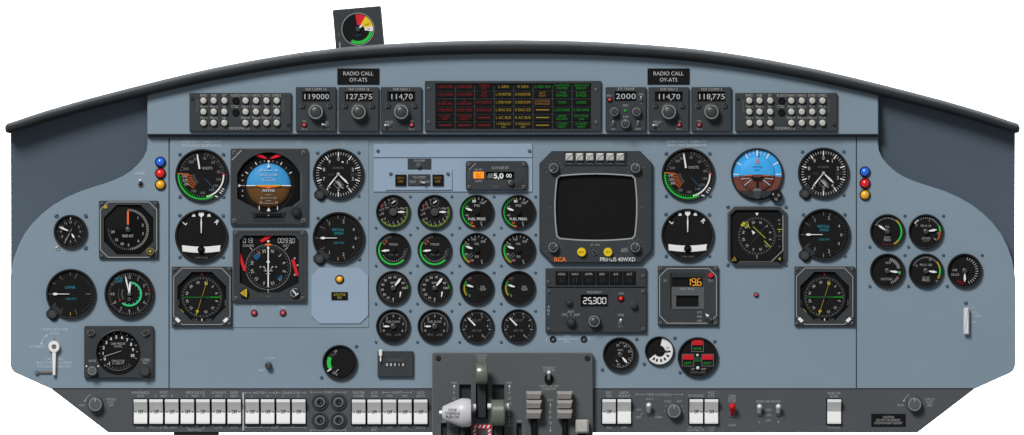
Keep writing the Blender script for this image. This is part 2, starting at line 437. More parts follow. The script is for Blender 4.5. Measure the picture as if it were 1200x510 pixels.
def cap(x, y, s, h=3.4, m='cap', rot=0, d=.35, fit=None, bold=0): L.text(s, x-PX, y-PY, h, d, m, rot=rot, fit=fit, bold=bold)
for gx in (235.5, 804.5):
    cap(gx, 166.3, 'GYRO FAULT INDICATE', 3.2, fit=46, d=1.0); cap(gx+.5, 170.8, 'WITH GYRO INOPERATIVE', 3.2, fit=46, d=1.0)
cap(164.5, 203.5, 'EMER', 3.2); cap(317, 420, 'PITOT STATIC', 2.8, fit=12); cap(307, 434, 'REC', 2.8)
cap(298, 360, 'FD', 2.6, d=1.); cap(331.6, 360, 'HDG', 2.6, d=1.)
for q, (sx_, sy_, s_) in enumerate([(65, 386.5, 'STATIC SELECTOR'), (64, 390.7, 'NORMAL'), (44, 406.5, 'ALTERNATE'), (63, 421, 'CAUTION'), (63.5, 425.3, 'SEE FLIGHT MANUAL ALTERNATE'), (63.5, 429.6, 'STATIC SOURCE CORRECTIONS')]):
    cap(sx_, sy_, s_, 3.1, fit={0: 29, 1: 10.5, 2: 18, 4: 42, 5: 39}.get(q))
cap(1140.5, 361, 'OFF', 3, fit=4); cap(1142, 366.5, 'PULL', 3, fit=7.5); cap(1144, 370.6, 'TO OPEN', 3, fit=11); cap(1141, 377.5, 'ON', 3, fit=4.4)
L.arc(64.5-PX, 406.5-PY, 16.2, 16.9, 282, 322, .35, 'cap'); 
for a in (283, 322):
    p = pol(16.5, a); L.sheet([(64.5-PX+p[0]-1.6, 406.5-PY+p[1]+1.2), (64.5-PX+p[0]+1.6, 406.5-PY+p[1]+1.0), (64.5-PX+p[0]+.4, 406.5-PY+p[1]-1.8)][::-1], .45, 'cap')
cap(641, 397.5, 'L', 3.2); cap(691, 397.3, 'R', 3.2); cap(665, 393.8, 'TEST', 2.6); cap(665, 397.2, 'JACKS', 2.6); cap(665, 400.6, 'HDG', 2.6)
L.ln(653.5-PX, 397.6-PY, 660-PX, 397.6-PY, .7, .35, 'cap'); L.ln(670-PX, 397.6-PY, 677.5-PX, 397.6-PY, .7, .35, 'cap')
t.part('lettering', L)

# upper radio board
t = T('radio_board', 'arched upper blue grey radio board directly under the black glareshield', 'radio board', 600, 110)
up = [(x, smooth_arc(x)+gr(x)) for x in [173+i*(1029-173)/60 for i in range(61)]]
b = MB(); b.prism(loc(up+[(1029, 157.8), (173, 157.8)], 600, 110), -58, 9, 'panel', .9); t.part('board', b)
b = MB(); b.prism(loc(rect(173, 157.9, 1029, 161), 600, 110), -38, 3, 'edge', .3); t.part('lower_shadow_strip', b)  # dark strip standing in for the shadow below the radio board

# switch strip
t = T('switch_strip', 'long charcoal switch strip along the bottom edge of the instrument panel', 'switch strip', 600, 482)
def strip_poly(x0, x1):
    return None
b = MB(); b.prism(loc([(60.5, 456.2), (508, 456.2), (508, 507), (127, 507)], 600, 482), -40, 0, 'strip', .6, 'edge'); t.part('board', b, label='charcoal board with the long row of white rockers')
b = MB(); b.prism(loc([(693, 456.2), (1141.5, 456.2), (1075, 507), (693, 507)], 600, 482), -40, 0, 'strip', .6, 'edge'); t.part('board', b, label='charcoal board with the red toggle switch')
L = MB(); PX, PY = 600, 482
def bracket(x0, x1, y, s, h=2.8):
    w_ = tmesh(s)[2]*h*.9; m_ = (x0+x1)/2; L.text(s, m_-PX, y-PY, h, .35, 'soft', sx=.9)
    for a_, b_ in ((x0, m_-w_/2-1.5), (m_+w_/2+1.5, x1)): L.ln(a_-PX, y-PY, b_-PX, y-PY, .5, .35, 'soft')
    for a_ in (x0, x1): L.ln(a_-PX, y-1.5-PY, a_-PX, y+1.5-PY, .6, .4, 'soft')
def two(x, a, c='', f1=None, f2=None, y=460.2, h=2.9):
    if a: cap(x, y, a, h, 'soft', fit=f1)
    if c: cap(x, y+3.9, c, h, 'soft', fit=f2)
two(164.5, 'WINDSHIELD', 'AUTO', 21, 8); two(192, 'PITOT', 'HEAT', 9, 8); cap(183, 464, 'L', 2.8, 'soft'); cap(202, 464, 'R', 2.8, 'soft')
two(229, 'PROP DE-ICE', 'HEAT', 22, 8); cap(219, 464, 'L', 2.8, 'soft'); cap(239, 464, 'R', 2.8, 'soft')
two(256.5, 'ALTERNATE', 'HEAT', 17, 8); two(274.5, 'SURF', 'HEAT', 9, 9)
cap(164.5, 501, 'MAN', 2.9, 'soft'); cap(192, 501, 'PITOT & FUEL HEAT', 2.9, 'soft', fit=31); cap(220, 501, 'L', 2.8, 'soft'); cap(239, 501, 'R', 2.8, 'soft'); cap(229, 503.8, 'PROP HEAT', 2.7, 'soft', fit=17)
cap(256.5, 501, 'LOW', 2.9, 'soft'); cap(274.5, 501, 'AUTO', 2.9, 'soft', fit=8)
bracket(287.5, 322, 460.5, 'BATTERY'); bracket(324, 358, 460.5, 'GENERATOR'); bracket(287.5, 358, 501, 'RESET')
for x_, s_ in ((295.5, 'L'), (314, 'R'), (332, 'L'), (350, 'R')): cap(x_, 464.4, s_, 2.6, 'soft')
bracket(364.5, 405, 459.8, 'START'); bracket(364.5, 405, 504.2, 'STOP')
two(420.5, 'MASTER', 'STROBE', 14, 12); two(438.7, 'AUTO', 'IGN', 8, 7); bracket(448.5, 482, 460, 'LIGHTS'); cap(456, 464, 'TAXI', 2.7, 'soft', fit=7); cap(474.5, 464, 'NAV', 2.7, 'soft', fit=6); two(493, 'LDG', 'LIGHTS', 8, 10)
cap(420.5, 501, 'PAX', 2.8, 'soft'); cap(438.7, 500.6, 'FOR', 2.7, 'soft'); cap(438.7, 504, 'BEC', 2.7, 'soft'); cap(456.5, 501, 'OFF', 2.8, 'soft'); cap(474.5, 501, 'OFF', 2.8, 'soft'); cap(493, 501, 'RECOG', 2.8, 'soft', fit=10)
two(713.8, 'BAT', 'NEG', 6.5, 6.5); two(731.5, 'INSTR', 'RESERVE', 10, 13); cap(713.8, 501, 'HOLD', 2.9, 'soft', fit=7); cap(731.5, 501, 'OFF', 2.9, 'soft')
bracket(745.5, 799.5, 462.6, 'TEMP CONTROLS'); cap(761, 467.7, 'AUTO', 2.8, 'soft', fit=8); cap(748.5, 480.5, 'OFF', 2.7, 'soft'); cap(748.5, 489, 'REF', 2.7, 'soft'); cap(771.5, 489, 'MAN', 2.7, 'soft', fit=8)
cap(782.5, 470.5, 'COLD', 2.7, 'soft', fit=8); cap(796, 470.5, 'HOT', 2.7, 'soft', fit=6)
L.ln(750.5-PX, 486.5-PY, 753-PX, 484.3-PY, .6, .35, 'soft'); L.ln(768-PX, 484.3-PY, 770-PX, 486.3-PY, .6, .35, 'soft')
two(815.5, 'NO SMOKING', '', 18, y=463.8); two(833.5, 'HOLD', 'LITE', 8, 7); cap(815.5, 500.6, 'NO SMOKE', 2.7, 'soft', fit=15); cap(815.5, 504.2, 'SEATBELTS', 2.7, 'soft', fit=20); cap(833.5, 500.6, 'DOME', 2.7, 'soft', fit=9); cap(833.5, 504.2, 'LTS', 2.7, 'soft')
for y_, s_ in ((464, 'CABIN'), (467.3, 'PRESS'), (470.6, 'DUMP')): cap(858, y_, s_, 2.7, 'soft', fit=8.5)
cap(858, 498.5, 'DUMP', 2.8, 'soft', fit=8); cap(900.5, 470.5, 'BLEED AIR VALVES', 3, 'soft', fit=28)
for y_, s_ in ((480.5, 'OPEN'), (486.5, 'LOW'), (493, 'OFF')): cap(900.5, y_, s_, 2.7, 'soft', fit=6.5)
cap(890, 494.5, 'L', 3, 'soft'); cap(912.5, 494.5, 'R', 3, 'soft'); cap(977.5, 461, 'FRESH AIR', 2.9, 'soft', fit=15); cap(977.5, 464.6, 'BLOWER', 2.9, 'soft', fit=9); cap(977.5, 501, 'OVERRIDE', 2.9, 'soft', fit=14.5)
for kx in (112, 1071.5):
    L.arc(kx-PX, 474-PY, 12.6, 13.3, 292, 335, .35, 'soft'); p = pol(13, 290)
    L.sheet([(kx-PX+p[0]-1.4, 474-PY+p[1]-.6), (kx-PX+p[0]+1.6, 474-PY+p[1]-.9), (kx-PX+p[0]-.2, 474-PY+p[1]+2)], .4, 'soft')
    cap(kx-16, 475, 'WARM' if kx < 500 else 'DEFR', 2.8, 'soft', fit=7.5); cap(kx+18, 468, 'WINDSHLD' if kx < 500 else 'COPILOT', 2.8, 'soft', fit=12); cap(kx+18, 471.6, 'FOOT', 2.7, 'soft', fit=8); cap(kx+18, 475, 'AIR', 2.7, 'soft')
t.part('lettering', L)
b = MB(); b.prism(loc(rect(284, 460, 286.4, 505), 600, 482), 0, 1.6, 'steel', .6); t.part('divider_bar', b)
b = MB(); b.prism(rect(-26.5, -4, 26.5, 6), -6, -2, 'boxlo', .5); b.text('PARKING BRAKE', 0, 1.6, 3, -1.9, 'grey', fit=24)
one('placard', b, 'dark hanging placard under the lower edge of the white rocker row', 'placard', 230, 511, 0)
# ================================================================== controls on the switch strip
def rocker(x, y, label, group, text='OFF', w=15.6, h=29):
    t = T('rocker_switch', label, 'rocker switch', x, y, 0, group)
    a, c = w/2, h/2
    b = MB(); b.prism(rect(-a-1.4, -c-1.2, a+1.4, c+1.2, 1), -.4, .9, 'black', .3); t.part('housing', b)
    b = MB()
    # rocker body seen from the front: two faces meeting in a shallow valley, with rounded lips
    pr = [(-c, .5), (-c, 7.2), (-c+.8, 8), (-c+3.2, 8), (-c+3.5, 7.8), (-.1, 1.5), (c-3, 3.6), (c-2.8, 3.9), (c-.6, 3.9), (c, 3.2), (c, .5)]
    n = len(pr); vs = [(-a, y_, d_) for y_, d_ in pr]+[(a, y_, d_) for y_, d_ in pr]
    b.add(vs, [[i, i+1, n+i+1, n+i] for i in range(n-1)]+[list(range(n)), [n+i for i in range(n)][::-1]], 'rocker')
    if text:
        b.text(text, 0, -.1, 3.3, 2.6, 'ink', fit=6.6, bold=1)
        for s_ in (-1, 1): b.ln(s_*4.2, .1, s_*(a-.4), .1, .7, 2.4, 'ink')
    t.part('rocker', b)
g = 'row of seven white rocker switches beside the steel divider'
ordn = ['first', 'second', 'third', 'fourth', 'fifth', 'sixth', 'seventh']
for i in range(7): rocker(164.8+18.3*i, 482.5, 'white OFF rocker switch, %s counted from the sloping end of the strip' % ordn[i], g)
for i in range(4): rocker(295.6+18.2*i, 482.5, 'white OFF rocker switch, %s of the four in the battery and generator group' % ordn[i], 'four rocker switches under the battery and generator captions')
for i, s_ in enumerate(['OFF', 'OFF', None, None, 'ON']):
    rocker([420.4, 438.6, 456.5, 474.6, 493][i], 482.8, 'white rocker switch %s, %s from the round socket block' % ('marked '+s_ if s_ else 'without writing', ordn[i]), 'five rocker switches between the sockets and the pedestal')
rocker(713.7, 482.4, 'white OFF rocker switch nearest the lever pedestal on its far side', 'pair of rocker switches beside the pedestal')
rocker(731.5, 482.4, 'plain white rocker switch second from the pedestal, before the small toggle', 'pair of rocker switches beside the pedestal', None)
rocker(815.8, 482.4, 'white OFF rocker switch just after the grey temperature knob', 'pair of rocker switches beside the red toggle')
rocker(833.6, 482.4, 'white OFF rocker switch next to the red toggle switch', 'pair of rocker switches beside the red toggle')
rocker(977.4, 482.5, 'lone plain white rocker switch standing apart on the strip', None, None, 16)
# sockets
for i, (x, y) in enumerate([(375, 471.6), (396.8, 471.6), (375, 492.8), (396.8, 492.8)]):
    t = T('round_socket', 'dark ringed round socket, %s of the block of four' % ['top inner beside the rockers', 'top one nearer the pedestal', 'bottom inner beside the rockers', 'bottom one nearer the pedestal'][i], 'socket', x, y, 0, 'block of four round sockets')
    b = MB(); b.lathe(0, 0, [(9.8, 0), (9.8, 1), (9, 1.5), (7.6, 1.5), (7.2, .8), (6.2, .8)], 'box', 36); t.part('flange', b)
    b = MB(); b.lathe(0, 0, [(6.2, .6), (6.2, 2.4), (5.4, 3), (4.2, 3), (3.6, 2)], 'boxhi', 32); t.part('collar', b)
    b = MB(); b.lathe(0, 0, [(3.8, 2), (3.0, 3.4), (0, 3.6)], 'boxlo', 24); b.disc(-.4, -.4, 2.0, 3.7, 'black', 18); b.disc(.9, .7, .9, 3.8, 'knob', 12); t.part('contact', b)
# toggles and knobs on the strip
t = T('toggle_switch', 'silver bat handled toggle switch below the word AUTO', 'toggle switch', 760.3, 480); toggle(t, 0, 3, 0, 0, 8, 2.1, nut='knob', lr=1.6)
for x, s_ in ((889.9, 'L'), (912, 'R')):
    t = T('toggle_switch', 'silver bleed air toggle switch above the small letter %s' % s_, 'toggle switch', x, 481, 0, 'pair of silver bleed air toggle switches'); toggle(t, 0, 3, 0, 0, 7.5, 2.0, nut='knob', lr=1.6)
t = T('toggle_switch', 'toggle switch with red sleeved lever on the dark strip', 'toggle switch', 858, 481); toggle(t, 0, 4, 0, 0, 8.5, 2.1, 'red', nut='knob', lr=1.9)
t = T('rotary_selector', 'round grey temperature knob between the captions COLD and HOT', 'knob', 789.8, 481.8)
knob(t, 0, 0, 0, 8.6, 8, conc=False, fl=.04); tk = MB(); 
for a in (-90, -60, 60, 90): tk.tick(0, 0, a, 10.4, 11.6, .8, .3, 'soft')
t.part('dial_marks', tk)
for x, s_ in ((112, 'on the sloping end below the cabin pressure controller'), (1071.5, 'above the black caution placard')):
    t = T('rotary_selector', 'round grey air knob %s' % s_, 'knob', x, 474, 0, 'grey air knobs at the two ends of the strip'); knob(t, 0, 0, 0, 8.6, 8, conc=False, fl=.04, pa=0)
b = MB(); b.prism(rect(-20, -7.3, 20, 7.3), 0, 1.1, 'black', .3)
for y_, s_, f_ in ((-3.4, 'CAUTION', 13), (0, 'DO NOT USE DEFROST', 28), (3.4, 'SYSTEM IN FLIGHT DESCENT', 33)): b.text(s_, 0, y_, 2.7, 1.3, 'soft', fit=f_)
one('placard', b, 'black caution placard with white lettering below the grey air knob', 'placard', 1041, 492.4, 0)

# ================================================================== radio row
RD = 9.0
def box_plate(t, w, h, d0=0, d1=4, m='box', r=1.2, name='faceplate', holes=(), bev=.7):
    b = MB(); b.prism(rect(-w/2, -h/2, w/2, h/2, r), d0, d1, m, bev, None, holes); return b
for k, (ox, who) in enumerate(((282.2, 'beside tuner 119000'), (920.8, 'beside tuner 118,775'))):
    t = T('audio_panel', 'dark audio panel full of grey push buttons, %s' % who, 'audio panel', ox, 131.7, RD, 'two audio control panels')
    b = box_plate(t, 119.4, 45)
    X = [-43.2, -31.2, -18.7, 6, 18.3, 30.5, 42.5]; Y = [-13.5, -.5, 12.6]
    rows = [['EMG', 'INB', 'ET', 'NAV1', 'NAV2', 'DME1', 'DME2'], ['VHF1', 'VHF2', 'HF', 'ADF1', 'ADF2', 'TLF', 'MKR'], ['VHF1', 'VHF2', 'HF', 'RAMP', 'PAGE', 'PAXINT', 'CVR']]
    for j in range(3):
        for i in range(7): b.text(rows[j][i], X[i], Y[j]-6.1, 2.9, 4.3, 'soft', fit=min(11.3, tmesh(rows[j][i])[2]*2.8))
    b.text('AUDIO', -5.6, -19.6, 3, 4.3, 'soft', fit=11.5); b.text('CTRL', -6.4, -6.6, 3, 4.3, 'soft', fit=8.5)
    b.text('MICROPHONE', -1, 19, 3, 4.3, 'soft', fit=24); b.ln(-43, 18.7, -17, 18.7, .5, 4.3, 'grey'); b.ln(14, 18.7, 42, 18.7, .5, 4.3, 'grey')
    for sx_ in (-50.2, 50): b.text('MIXING', sx_, -7, 2.6, 4.3, 'grey', rot=90, fit=14)
    t.part('faceplate', b)
    bt = MB(); bt.lathe(0, 0, [(4.6, 0), (4.6, .5), (4.1, .6)], 'black', 22); bt.lathe(0, 0, [(3.9, .2), (3.8, 2.8), (3.3, 3.5), (2.2, 3.8), (0, 3.8)], 'btn', 24); me = bt.mesh('push_button')
    for j in range(3):
        for i in range(7): t.part('push_button', me, X[i], Y[j], 4)
    jk = MB(); jk.lathe(0, 0, [(4.2, 0), (4.2, .8), (3.6, 1.2), (3.0, .4), (0, .4)], 'black', 24); jm = jk.mesh('jack')
    for y_ in (-13, .6): t.part('jack', jm, -5.2, y_, 4)
    for (x_, y_) in ((-56.5, -15.5), (56, 15)): t.part('screw', screw_me(1.9, 'boxlo'), x_, y_, 4)

def radio(x, w, label, title, disp, big=True, red=None, tog=None, bold=1):
    t = T('radio_tuner', label, 'radio', x, 128.4, RD, 'radio tuners in the row under the glareshield')
    dy = -14.9; hw = 16
    hole = rect(-hw, dy-5.6, hw, dy+5.6)
    b = box_plate(t, w, 52, holes=[hole]); b.text(title, 0, -23.4, 2.9, 4.2, 'soft', fit=min(25, tmesh(title)[2]*2.9))
    b.loopline(rect(-hw-.4, dy-6, hw+.4, dy+6), .5, 4.15, 'boxlo')
    if tog: b.text('HOLD' if tog < 0 else 'SQ', tog, 14.6, 2.4, 4.2, 'soft'); b.text('TEST', tog, 22.8, 2.3, 4.2, 'grey')
    if red: b.text('TX' if red < 0 else 'SB', red, 14.2, 2.4, 4.2, 'soft'); b.text('TEST', red, 22.8, 2.3, 4.2, 'soft')
    t.part('faceplate', b)
    f = MB(); f.sheet(rect(-hw-.5, dy-6, hw+.5, dy+6), 2.2, 'well')
    n_ = len(disp); pitch = 4.75 if ',' in disp or n_ > 5 else 5.4; cx = -pitch*(n_-1)/2
    if ',' in disp:
        digs = [c for c in disp if c != ',']; pitch = 5.2; cx = -pitch*(len(digs)-1)/2; q = 0
        cx -= .6
        for c in disp:
            if c == ',': cx += 1.3
            if c == ',': f.ln(cx+pitch*(q-.5)-.3, dy+2.2, cx+pitch*(q-.5)-1.0, dy+4.6, 1.0, 3.0, 'digit')
            else: f.text(c, cx+pitch*q, dy, 6, 2.9, 'digit', bold=0, fit=min(4.3, tmesh(c)[2]*7.4)); q += 1
    else:
        pitch = 5.2 if n_ == 6 else 6.6; cx = -pitch*(n_-1)/2
        for q, c in enumerate(disp): f.text(c, cx+pitch*q, dy, 6, 2.9, 'digit', bold=0, fit=min(4.3, tmesh(c)[2]*7.4))
    for q in range(int(2*hw/5.2)+1): f.ln(-hw+1+q*5.2, dy-5.5, -hw+1+q*5.2, dy+5.5, .35, 2.5, 'dim')
    t.part('frequency_display', f)
    if big:
        knob(t, 0, 3.2, 4, 9.3, 9, 'knob', None, fl=.05)
        ks = MB()
        ks.lathe(0, 0, [(3.2, 0), (3.2, 1.2), (2.5, 1.8), (2.1, 1.2), (0, 1.2)], 'box', 18); ks.arc(0, 0, 2.5, 3.1, 220, 340, 1.9, 'grey'); km = ks.mesh('small_knob')  # the arc is a highlight crescent painted on the lit side
        for sx_ in (-15.8, 15.8): t.part('small_knob', km, sx_, -4.2, 4)
    if red: lamp(t, red, 18.6, 4, 2.6)
    if tog: toggle(t, tog, 18.6, 4, -90 if tog < 0 else -80, 4.5, 1.4)
    return t
radio(370.6, 47.2, 'radio tuner showing 119000 next to the audio panel', 'VHF COMM 1A', '119000', red=-13.6, tog=12.4)
radio(420.6, 47.4, 'radio tuner showing 127,575 below the RADIO CALL placard', 'VHF COMM 1B', '127,575')
radio(470.4, 48, 'radio tuner showing 114,70 next to the annunciator panel', 'VHF NAV 1', '114,70', red=12.2, tog=-14.2)
radio(783.4, 47.4, 'radio tuner showing 114,70 below the second RADIO CALL placard', 'VHF NAV 2', '114,70', red=12.2, tog=-13.5)
radio(833.3, 47, 'radio tuner showing 118,775 with one red lamp', 'VHF COMM 2', '118,775', red=-14.2)
t = T('transponder', 'transponder control head showing 2000 with three small knobs', 'transponder', 733.2, 128.4, RD)
b = box_plate(t, 47.6, 52, holes=[rect(-13, -21, 12, -9.6)]); b.text('ATC TRANSP', 0, -23.8, 2.8, 4.2, 'soft', fit=20); b.text('REPLY', -19, -16, 2.2, 4.2, 'soft', fit=6.5); b.text('ON', 17.8, -17.5, 2.4, 4.2, 'soft')
b.text('REPLY', 0, -4.5, 2.3, 4.2, 'soft', fit=7); b.text('1', 18, -7, 2.2, 4.2, 'soft'); b.text('MODE', 0, 8.6, 2.4, 4.2, 'soft', fit=6.5); b.text('OFF', -14.6, 8.6, 2.3, 4.2, 'soft'); b.text('ALT', 14.2, 8.6, 2.3, 4.2, 'soft'); b.text('LO', -14.6, 23, 2.3, 4.2, 'soft'); b.text('TEST', 14.2, 23, 2.3, 4.2, 'soft')
t.part('faceplate', b)
f = MB(); f.sheet(rect(-14, -22, 13, -8.6), 2.2, 'well')
for q, c in enumerate('2000'): f.text(c, -9+q*6, -15.3, 6.2, 2.8, 'digit', fit=4.9)
t.part('code_display', f)
lamp(t, -18.8, -11.2, 4, 2.5); toggle(t, 17.8, -11, 4, 0, 3.4, 1.0)
knob(t, -13.7, 3, 4, 5.4, 6, 'knob', None, name='knob'); knob(t, 12.4, 3, 4, 5.4, 6, 'knob', None); knob(t, -.6, 17, 4, 5.6, 6, 'knob', 'soft')
gl = MB(); gl.lathe(0, 0, [(1.7, 4), (1.5, 5), (0, 5.6)], 'lgrn', 16); t.part('green_lens', gl, -.6, 1.6)
toggle(t, -14.8, 18, 4, 0, 3.6, 1.2, 'soft'); toggle(t, 14.4, 18, 4, 0, 3.6, 1.2, 'soft')
for x, s_ in ((420.1, '127,575'), (783.2, '114,70')):
    b = MB(); b.prism(rect(-24.6, -9.3, 24.6, 9.3), 0, 1.4, 'black', .4); b.text('RADIO CALL', 0, -3.4, 4.4, 1.6, 'digit', fit=35); b.text('OY-ATS', 0, 4, 4.4, 1.6, 'digit', fit=20.5)
    one('placard', b, 'black RADIO CALL placard above the tuner showing %s%s' % (s_, ' beside the transponder' if x > 500 else ''), 'placard', x, 89.8, RD, 'two black RADIO CALL placards')
# annunciator
t = T('annunciator_panel', 'wide annunciator panel with rows of unlit red yellow and green legends', 'annunciator panel', 601.3, 124.6, RD)
x0 = 510.4-601.3; pw = 22.78
hole = rect(x0, 98-124.6, x0+pw*8, 151.2-124.6)
b = box_plate(t, 206.6, 59, holes=[hole], d1=3.6); t.part('faceplate', b)
b = MB(); b.sheet(rect(x0-.5, -27.2, x0+pw*8+.5, 27.2), 1.2, 'boxlo'); t.part('divider_grid', b)
cells = [
 ['L ENG FIRE', 'R ENG FIRE', 'CABIN|ALT', 'L GEN', 'R GEN', '*L IGN ON', '#IGNITION|ARMED', '#IGNITION|READY'],
 ['L OIL PRESS', 'R OIL PRESS', 'SAS|FAIL', 'L INVERTER', 'R INVERTER', 'BAT|HOT', '#L FUEL|BYPASS', '#R FUEL|BYPASS'],
 ['L|BLEED AIR', 'R|BLEED AIR', 'AFT DOOR', 'L XFER PUMP', 'R XFER PUMP', 'STARTING|ENERGIZE', '#TAXI', '#LAND'],
 ['L FUEL PRESS', 'R FUEL PRESS', 'CARGO DR', 'L ENG ICE', 'R ENG ICE', '-', '#L ICE VANE', '#R ICE VANE'],
 ['L CHIP|DET', 'R WSHLD|HEAT', '-', 'L AC BUS', 'R AC BUS', '-', '#GEAR|DOWN', '#EXT PWR|ON'],
 ['-', '-', '-', 'L HYDRAULIC|LO', 'R HYDRAULIC|LO', '-', '#L PROP|HEAT', '#R PROP|HEAT']]
ys = [101.8, 110.8, 120.1, 129, 138, 147]
for j in range(6):
    for i in range(8):
        s_ = cells[j][i]; m_ = 'ared' if i < 3 else ('ayel' if i < 5 else ('aamb' if i == 5 else 'agrn'))
        if s_[0] == '*': s_ = s_[1:]; m_ = 'agrn'
        if s_[0] == '#': s_ = s_[1:]
        if i == 5 and j > 2: m_ = 'ayel'
        c = MB(); c.prism(rect(-10.4, -3.7, 10.4, 3.7), 1.2, 2.4, 'glass', .3)
        if s_ == '-': c.ln(-7.6, 0, 7.6, 0, 1.1, 2.6, m_)
        elif '|' in s_:
            a_, e_ = s_.split('|')
            c.text(a_, 0, -1.7, 2.5, 2.6, m_, fit=min(17, tmesh(a_)[2]*2.7)); c.text(e_, 0, 1.7, 2.5, 2.6, m_, fit=min(17, tmesh(e_)[2]*2.7))
        else: c.text(s_, 0, 0, 3, 2.6, m_, fit=min(18, tmesh(s_)[2]*3))
        t.part('legend', c, x0+pw*(i+.5), ys[j]-124.6)
for x_, y_ in ((-98.6, -20.6), (-98.6, 19), (97.2, -19), (97.2, 19)): t.part('screw', screw_me(2.2, 'boxhi'), x_, y_, 3.6)

# ================================================================== press to test lamps
for x, ys_, who in ((188, (190, 203.2, 216.6), 'beside the toggle switch'), (1013.6, (201.5, 215, 228.6), 'beside the far altimeter')):
    for y, m_, c_ in zip(ys_, ('lblue', 'lredl', 'lamberl'), ('blue', 'red', 'amber')):
        t = T('indicator_light', 'round %s marker light in the stack of three %s' % (c_, who), 'indicator light', x, y, 0, 'round marker lights in stacks of three')
        b = MB(); b.lathe(0, 0, [(6.4, 0), (6.4, 1.6), (5.7, 2.4), (5.1, 2.0)], 'black', 28); t.part('rim', b)
        b = MB(); b.lathe(0, 0, [(5.3, 1.4)]+[(5.3*math.cos(q), 1.8+3.2*math.sin(q)) for q in (0, .25, .5, .8, 1.1, 1.35)]+[(0, 5)], m_, 28); t.part('lens', b)
t = T('toggle_switch', 'tiny emergency toggle switch beside the blue red and amber lights', 'toggle switch', 164.7, 214.5); toggle(t, 0, 2, 0, 0, 5, 1.6, 'knobd', 'chrome')
for x in (298, 331.7):
    t = T('warning_light', 'small dim red flight director light %s' % ('nearer the compass repeater' if x < 300 else 'nearer the pale blanking plate'), 'warning light', x, 367, .7, 'pair of small red lights below the course indicator'); lamp(t, 0, 0, 0, 3.2)
t = T('warning_light', 'lone tiny red light under the small yellow pointer compass', 'warning light', 886.2, 345.8); lamp(t, 0, 0, 0, 2.4)
for x in (648, 684.3):
    b = MB(); b.lathe(0, 0, [(3.8, 0), (3.8, .8), (3.0, 1.3), (2.0, 1.0), (1.8, -1.0, 'well'), (0, -1)], 'black', 22); b.disc(.5, .3, .8, 1.05, 'dim', 10)
    one('test_jack', b, 'small black test jack by the letter %s under the frequency radio' % ('L' if x < 660 else 'R'), 'jack', x, 397.6, 0, 'two small black test jacks')
t = T('rotary_switch', 'very small dark rotary switch alone on the lower blue board', 'rotary switch', 314.7, 428.5)
knob(t, 0, 0, 0, 3.9, 6, 'knobd', 'soft', pa=0, conc=False)
# pale blanking plate with lamp and placard
b = MB(); b.prism(cham(-33.4, -32.8, 33.4, 32.8, 9.5), 0, 1, 'plate', .35); one('blanking_plate', b, 'pale blue blanking plate with clipped corners below the vertical speed indicator', 'blanking plate', 398.2, 346.6, .7)
t = T('warning_light', 'small amber light on the pale blanking plate', 'warning light', 398, 327.5, 1.7); lamp(t, 0, 0, 0, 4.2, 'lamberl')
b = MB(); b.prism(rect(-9.6, -4.7, 9.6, 4.7), 0, .9, 'black', .2); b.text('AUTO FTHR', 0, -1.6, 2.6, 1.05, 'pyel', fit=14); b.text('TEST', 0, 2, 2.5, 1.05, 'pyel', fit=5.5)
one('placard', b, 'tiny dark placard below the amber light on the pale plate', 'placard', 398, 347, 1.7)
# ================================================================== round gauges
FD = .7
def seq(f, items, a0, a1, r, h, m='soft', fs=1.):
    n = len(items)
    for i, s_ in enumerate(items):
        if s_ == '': continue
        p = pol(r, a0+(a1-a0)*i/max(1, n-1)); f.text(s_, p[0], p[1], h, DM, m, bold=1, sx=fs)
def tab_knob(t, a, r, kr, m='knobd'):
    """adjusting knob on its lug at the rim of a gauge"""
    p = pol(r, a); q = pol(1, a); n = pol(1, a+90); b = MB()
    w_ = kr*1.15
    pts = [(p[0]-q[0]*kr*1.6+n[0]*w_, p[1]-q[1]*kr*1.6+n[1]*w_), (p[0]+q[0]*kr*.45+n[0]*w_, p[1]+q[1]*kr*.45+n[1]*w_), (p[0]+q[0]*kr*.95+n[0]*w_*.6, p[1]+q[1]*kr*.95+n[1]*w_*.6),
           (p[0]+q[0]*kr*.95-n[0]*w_*.6, p[1]+q[1]*kr*.95-n[1]*w_*.6), (p[0]+q[0]*kr*.45-n[0]*w_, p[1]+q[1]*kr*.45-n[1]*w_), (p[0]-q[0]*kr*1.6-n[0]*w_, p[1]-q[1]*kr*1.6-n[1]*w_)]
    b.prism(pts, 0, 2.2, 'boxlo', .6); t.part('lug', b)
    c = MB(); c.lathe(p[0], p[1], [(kr*.8, 2), (kr*.78, 4.5), (kr*.6, 5.2), (0, 5.3)], m, 24, flute=.08); c.disc(p[0]-.6, p[1]-.5, .7, 5.4, 'grey', 10); t.part('knob', c)
